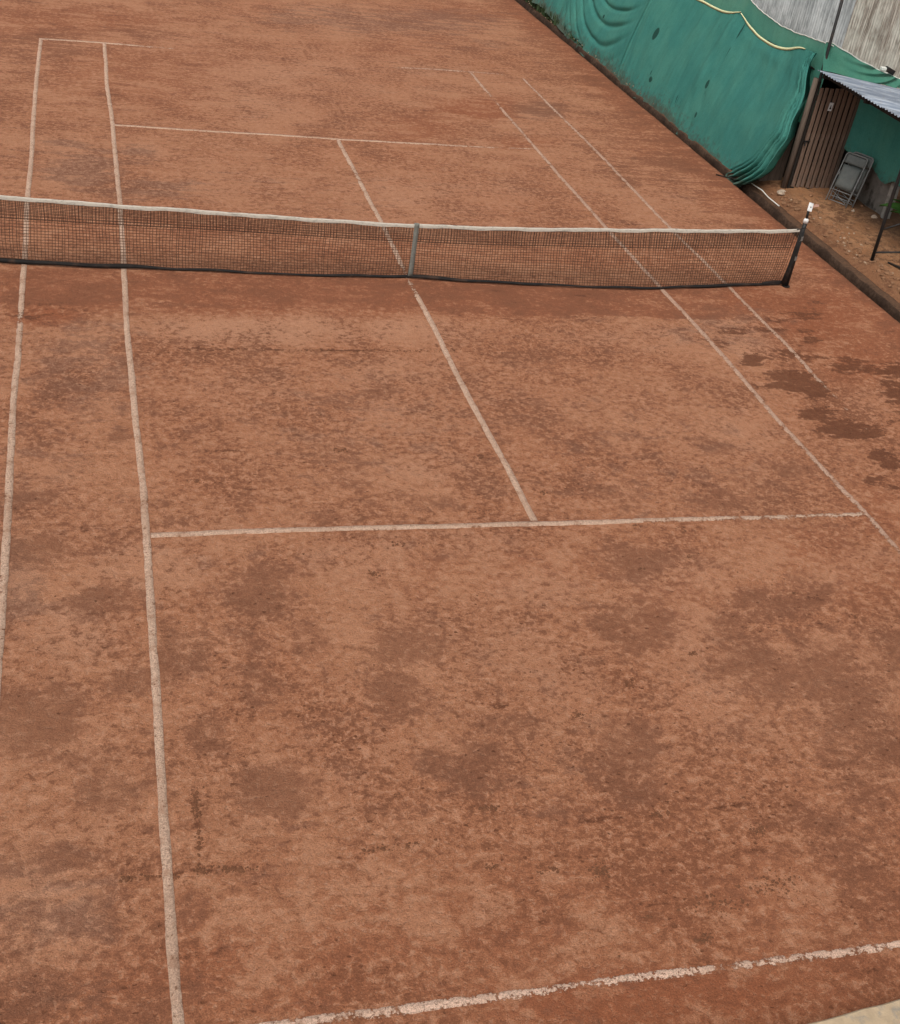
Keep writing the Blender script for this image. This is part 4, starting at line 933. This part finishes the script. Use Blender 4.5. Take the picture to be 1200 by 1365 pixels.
# ------------------------------------------------------------------ two folded metal chairs leaning at the wall
M_FRAME = simple('chair_frame', (.20, .205, .20), .45, .25, 25, spec=.5, dirt=(.09, .06, .045), dirt_amt=.5, dirt_scale=8)
M_PANEL = simple('chair_panel', (.125, .138, .130), .55, .2, 14, spec=.35, dirt=(.16, .15, .13), dirt_amt=.5, dirt_scale=5)
def folding_chair(lab):
    base = empty('folding_chair', (0, 0, 0), label=lab, category='folding chair', group='folded chairs leaning on the low wall')
    hw = .225
    arc = [(-hw, 0, 0), (-hw, .0, .45), (-hw, 0, .90)]+[(-hw+.06-.06*math.cos(a), 0, .90+.06*math.sin(a)) for a in (.5, 1.0, 1.57)]
    arc2 = [(-p[0], p[1], p[2]) for p in reversed(arc)]
    MB().tube(arc+arc2, .0125, 8).build('front_frame', M_FRAME, base, True)
    rw = .195
    MB().tube([(-rw, .045, .03), (-rw, .04, .72)], .011, 8).build('rear_leg', M_FRAME, base, True)
    MB().tube([(rw, .045, .03), (rw, .04, .72)], .011, 8).build('rear_leg', M_FRAME, base, True)
    for z, y, w in ((.24, 0, hw), (.12, .045, rw), (.04, .045, rw)):
        MB().tube([(-w, y, z), (w, y, z)], .009, 6).build('crossbar', M_FRAME, base, True)
    MB().tube([(-rw, .043, .21), (rw-.03, .043, .06)], .007, 6).build('stay', M_FRAME, base, True)
    def panel(z0, z1, w, y, bulge, name):
        nx, nz = 9, 7
        X, Zg = np.meshgrid(np.linspace(-w, w, nx), np.linspace(z0, z1, nz))
        edge = np.maximum(np.abs(X)/w, np.abs((Zg-(z0+z1)/2)/((z1-z0)/2)))
        Y = y-bulge*(1-(X/w)**2)+.012*(edge > .98)
        o = grid_mesh(name, X, Y, Zg, M_PANEL, base)
        s = o.modifiers.new('solid', 'SOLIDIFY'); s.thickness = .008
        return o
    panel(.765, .945, .212, -.004, .022*-1, 'backrest')
    panel(.295, .735, .190, -.016, .008, 'seat')
    for s in (-1, 1):
        MB().tube([(s*.205, .0, .52), (s*.205, .04, .60)], .012, 6).build('hinge', M_FRAME, base, True)
    return base
def lean(o, foot, wdir, tilt):
    w = Vector((wdir[0], wdir[1], 0)).normalized(); l = Vector((-w.y, w.x, 0))
    z = (l*math.sin(tilt)+Vector((0, 0, math.cos(tilt)))).normalized(); y = z.cross(w)
    M3 = Matrix((w, y, z)).transposed()
    o.matrix_world = Matrix.Translation(foot) @ M3.to_4x4()
c1 = folding_chair('grey folded metal chair at the front of the leaning pair')
zf = float(terr_z(np.array(9.32), np.array(3.65)))
lean(c1, (9.32, 3.65, zf+.005), (.26, -.43), math.radians(18))
c2 = c1.copy(); COL.objects.link(c2)
for ch in list(c1.children):
    k2 = ch.copy(); COL.objects.link(k2); k2.parent = c2
c2['label'] = 'grey folded metal chair mostly hidden behind the other'
lean(c2, (9.49, 3.68, zf+.005), (.24, -.44), math.radians(14))

# ------------------------------------------------------------------ broad-leaved plant beside the shelter post
def plant():
    base = empty('leafy_plant', (9.95, 2.12, .15), label='broad-leaved green plant against the low wall by the shelter post', category='plant')
    k = NT('plant_leaf'); n = k.noise(9, 4, .6)
    k.base(k.mix(n, (.030, .085, .018), (.065, .150, .030))); k.rough(.5)
    V = []; F = []
    for i in range(9):
        s = i/8; w = .16*math.sin(math.pi*(.08+.92*s)**.8)+.004
        z = .10*math.sin(s*1.6)-.28*s*s
        for j in (-1, -.5, 0, .5, 1): V.append((s*.62, j*w, z+.05*abs(j)))
        if i:
            for j in range(4): a = (i-1)*5+j; F.append((a, a+1, a+6, a+5))
    me = None
    for i in range(11):
        a = i*2.399; el = .35+.5*random.random(); sc = .55+.5*random.random()
        if me is None: o = mesh_obj('leaf', V, F, k.m, base, True); me = o.data
        else: o = link(bpy.data.objects.new('leaf', me), base)
        o.location = (.06*math.cos(a), .06*math.sin(a), .20+.28*random.random()); o.rotation_euler = (random.uniform(-.3, .3), -el, a); o.scale = (sc, sc, sc)
    b = MB()
    for i in range(5):
        a = i*1.3; b.tube([(0, 0, -.02), (.05*math.cos(a), .05*math.sin(a), .42)], .009, 5)
    b.build('stem', k.m, base)
plant()

# ------------------------------------------------------------------ stones and litter on the terrace
M_PALE = simple('pale_rubble', (.42, .33, .25), .9, .3, 14, dirt=(.24, .14, .085), dirt_amt=.7, dirt_scale=6)
M_STONE = simple('brown_stone', (.22, .115, .062), .9, .4, 14)
def lump(mb, c, r, flat=.6, sub=1):
    bm = bmesh.new(); bmesh.ops.create_icosphere(bm, subdivisions=sub, radius=1)
    o = Vector((random.random()*50, random.random()*50, 0)); ang = random.random()*6.28
    vs = []
    sx, sy = r*random.uniform(.75, 1.3), r*random.uniform(.6, 1.0)
    for v in bm.verts:
        k = random.uniform(.72, 1.2)
        x, y, z = v.co.x*sx*k, v.co.y*sy*k, v.co.z*r*flat*k
        vs.append((c[0]+x*math.cos(ang)-y*math.sin(ang), c[1]+x*math.sin(ang)+y*math.cos(ang), c[2]+z))
    mb.add(vs, [[v.index for v in fc.verts] for fc in bm.faces]); bm.free()
    return mb
def tz(x, y): return float(terr_z(np.array(float(x)), np.array(float(y))))
def stone(x, y, r, mat, lab, name='stone', flat=.6, z=None):
    mb = lump(MB(), (0, 0, 0), r, flat, 2)
    o = mb.build(name, mat); o.location = (x, y, (tz(x, y) if z is None else z)+r*flat*.4)
    return setp(o, label=lab, category='stone' if name == 'stone' else 'rubble')
stone(9.80, 3.0, .065, M_PALE, 'pale stone at the foot of the low wall end')
stone(9.50, 3.28, .05, M_PALE, 'small pale stone between the folding chairs and the low wall')
stone(9.30, 2.42, .05, M_STONE, 'brown stone on the open dirt in front of the shelter')
stone(8.36, 4.12, .10, M_PALE, 'white lump of plaster beside the curtain foot', 'plaster_chunk', .45, .16)
stone(8.46, 4.22, .075, M_PALE, 'small grey chunk next to the white plaster lump', 'plaster_chunk', .5, .16)
o = MB().box((0, 0, 0), (.035, .05, .20), jit=.01).build('broken_tile', simple('pink_tile', (.42, .24, .18), .8, .2, 20)); o.location = (8.63, 3.30, .24); o.rotation_euler = (1.1, .3, .6)
setp(o, label='pink shard of broken tile lying behind the net post', category='tile shard')
o = MB().tube([(0, 0, 0), (.10, -.30, .02), (.16, -.62, .0)], .02, 6).build('steel_bar', M_STEEL, None, True); o.location = (8.76, .80, tz(8.8, .6)+.02)
setp(o, label='short dark steel bar on the dirt by the shelter post', category='bar')
o = MB().tube([(7.99, 4.65, .16), (8.03, 4.25, .165), (7.985, 3.9, .16), (7.99, 3.45, .158)], .010, 6).build('pale_hose', M_CORD, None, True)
setp(o, label='pale thin hose along the kerb below the curtain', category='hose')
o = MB().tube([(7.62, 5.45, .03), (7.8, 5.3, .035), (8.02, 5.1, .06)], .013, 5).build('twig', M_BLACK, None, True)
setp(o, label='dark twig lying on the clay at the curtain corner', category='twig')
mb = MB()
for i in range(560):
    y = random.uniform(-1.8, 4.4)
    x = 8.28+abs(random.gauss(0, .20)) if random.random() < .75 else random.uniform(8.4, 10)
    r = random.choice([.010, .012, .016, .02, .028, .045])
    lump(mb, (x, y, tz(x, y)+r*.25), r, .6, 1)
o = mb.build('rubble', M_STONE); setp(o, kind='stuff', label='small brown rubble strewn along the kerb')
mb = MB()
for i in range(70):
    y = random.uniform(-1.2, 4.2); x = 8.32+abs(random.gauss(0, .25))
    r = random.choice([.008, .010, .014, .03])
    lump(mb, (x, y, tz(x, y)+r*.3), r, .6, 1)
for i in range(40):
    y = random.uniform(9, 20); lump(mb, (random.uniform(7.9, 8.05), y, .15), random.choice([.012, .02]), .6, 1)
o = mb.build('pale_gravel', simple('pale_chips', (.34, .235, .155), .9, .4, 14)); setp(o, kind='stuff', label='pale chips of plaster among the dirt')

# weeds in the gap under the lifted curtain
k = NT('weed_leaf'); k.base(k.mix(k.noise(6, 3), (.020, .040, .016), (.060, .085, .038)))
V = []; F = []
for i in range(2600):
    y = random.uniform(14.8, 24); x = random.uniform(7.98, 8.5); h = random.uniform(.05, .32)*min(1, (y-14.2)/3)
    a = random.random()*6.28; lx, ly = math.cos(a), math.sin(a); w = random.uniform(.01, .03)
    n = len(V); bx, by = lx*random.uniform(.02, .12), ly*random.uniform(.02, .12)
    V += [(x-ly*w, y+lx*w, .1), (x+ly*w, y-lx*w, .1), (x+bx*.6-ly*w, y+by*.6+lx*w, .1+h*.7), (x+bx, y+by, .1+h)]
    F += [(n, n+1, n+2), (n+2, n+1, n+3)]
o = mesh_obj('weeds', V, F, k.m); setp(o, kind='stuff', label='dark weeds growing under the lifted curtain hem')

# ------------------------------------------------------------------ loose clods on the clay
M_CLOD = simple('damp_clod', (.135, .056, .028), .95, .35, 30)
mb = MB()
for cx, cy, ax, ay, bx, by, n in CLUSTERS:
    for i in range(int(n*1.7)):
        p, q = random.gauss(0, .5), random.gauss(0, .5)
        x, y = cx+ax*p+bx*q, cy+ay*p+by*q
        r = min(.03, .0055*random.lognormvariate(0, .55)+.0025)
        lump(mb, (x, y, gz(x, y)+r*.05), r, .40, 1)
for i in range(1500):
    x, y = random.uniform(-6, 7), random.uniform(-12.5, 3)
    if float(fbm(np.array(x*.9), np.array(y*.9), 4)) < .56: continue
    r = random.choice([.005, .006, .008, .012])
    lump(mb, (x, y, gz(x, y)), r, .4, 1)
o = mb.build('clay_clods', M_CLOD); setp(o, kind='stuff', label='dark crumbs of damp clay scattered over the court')
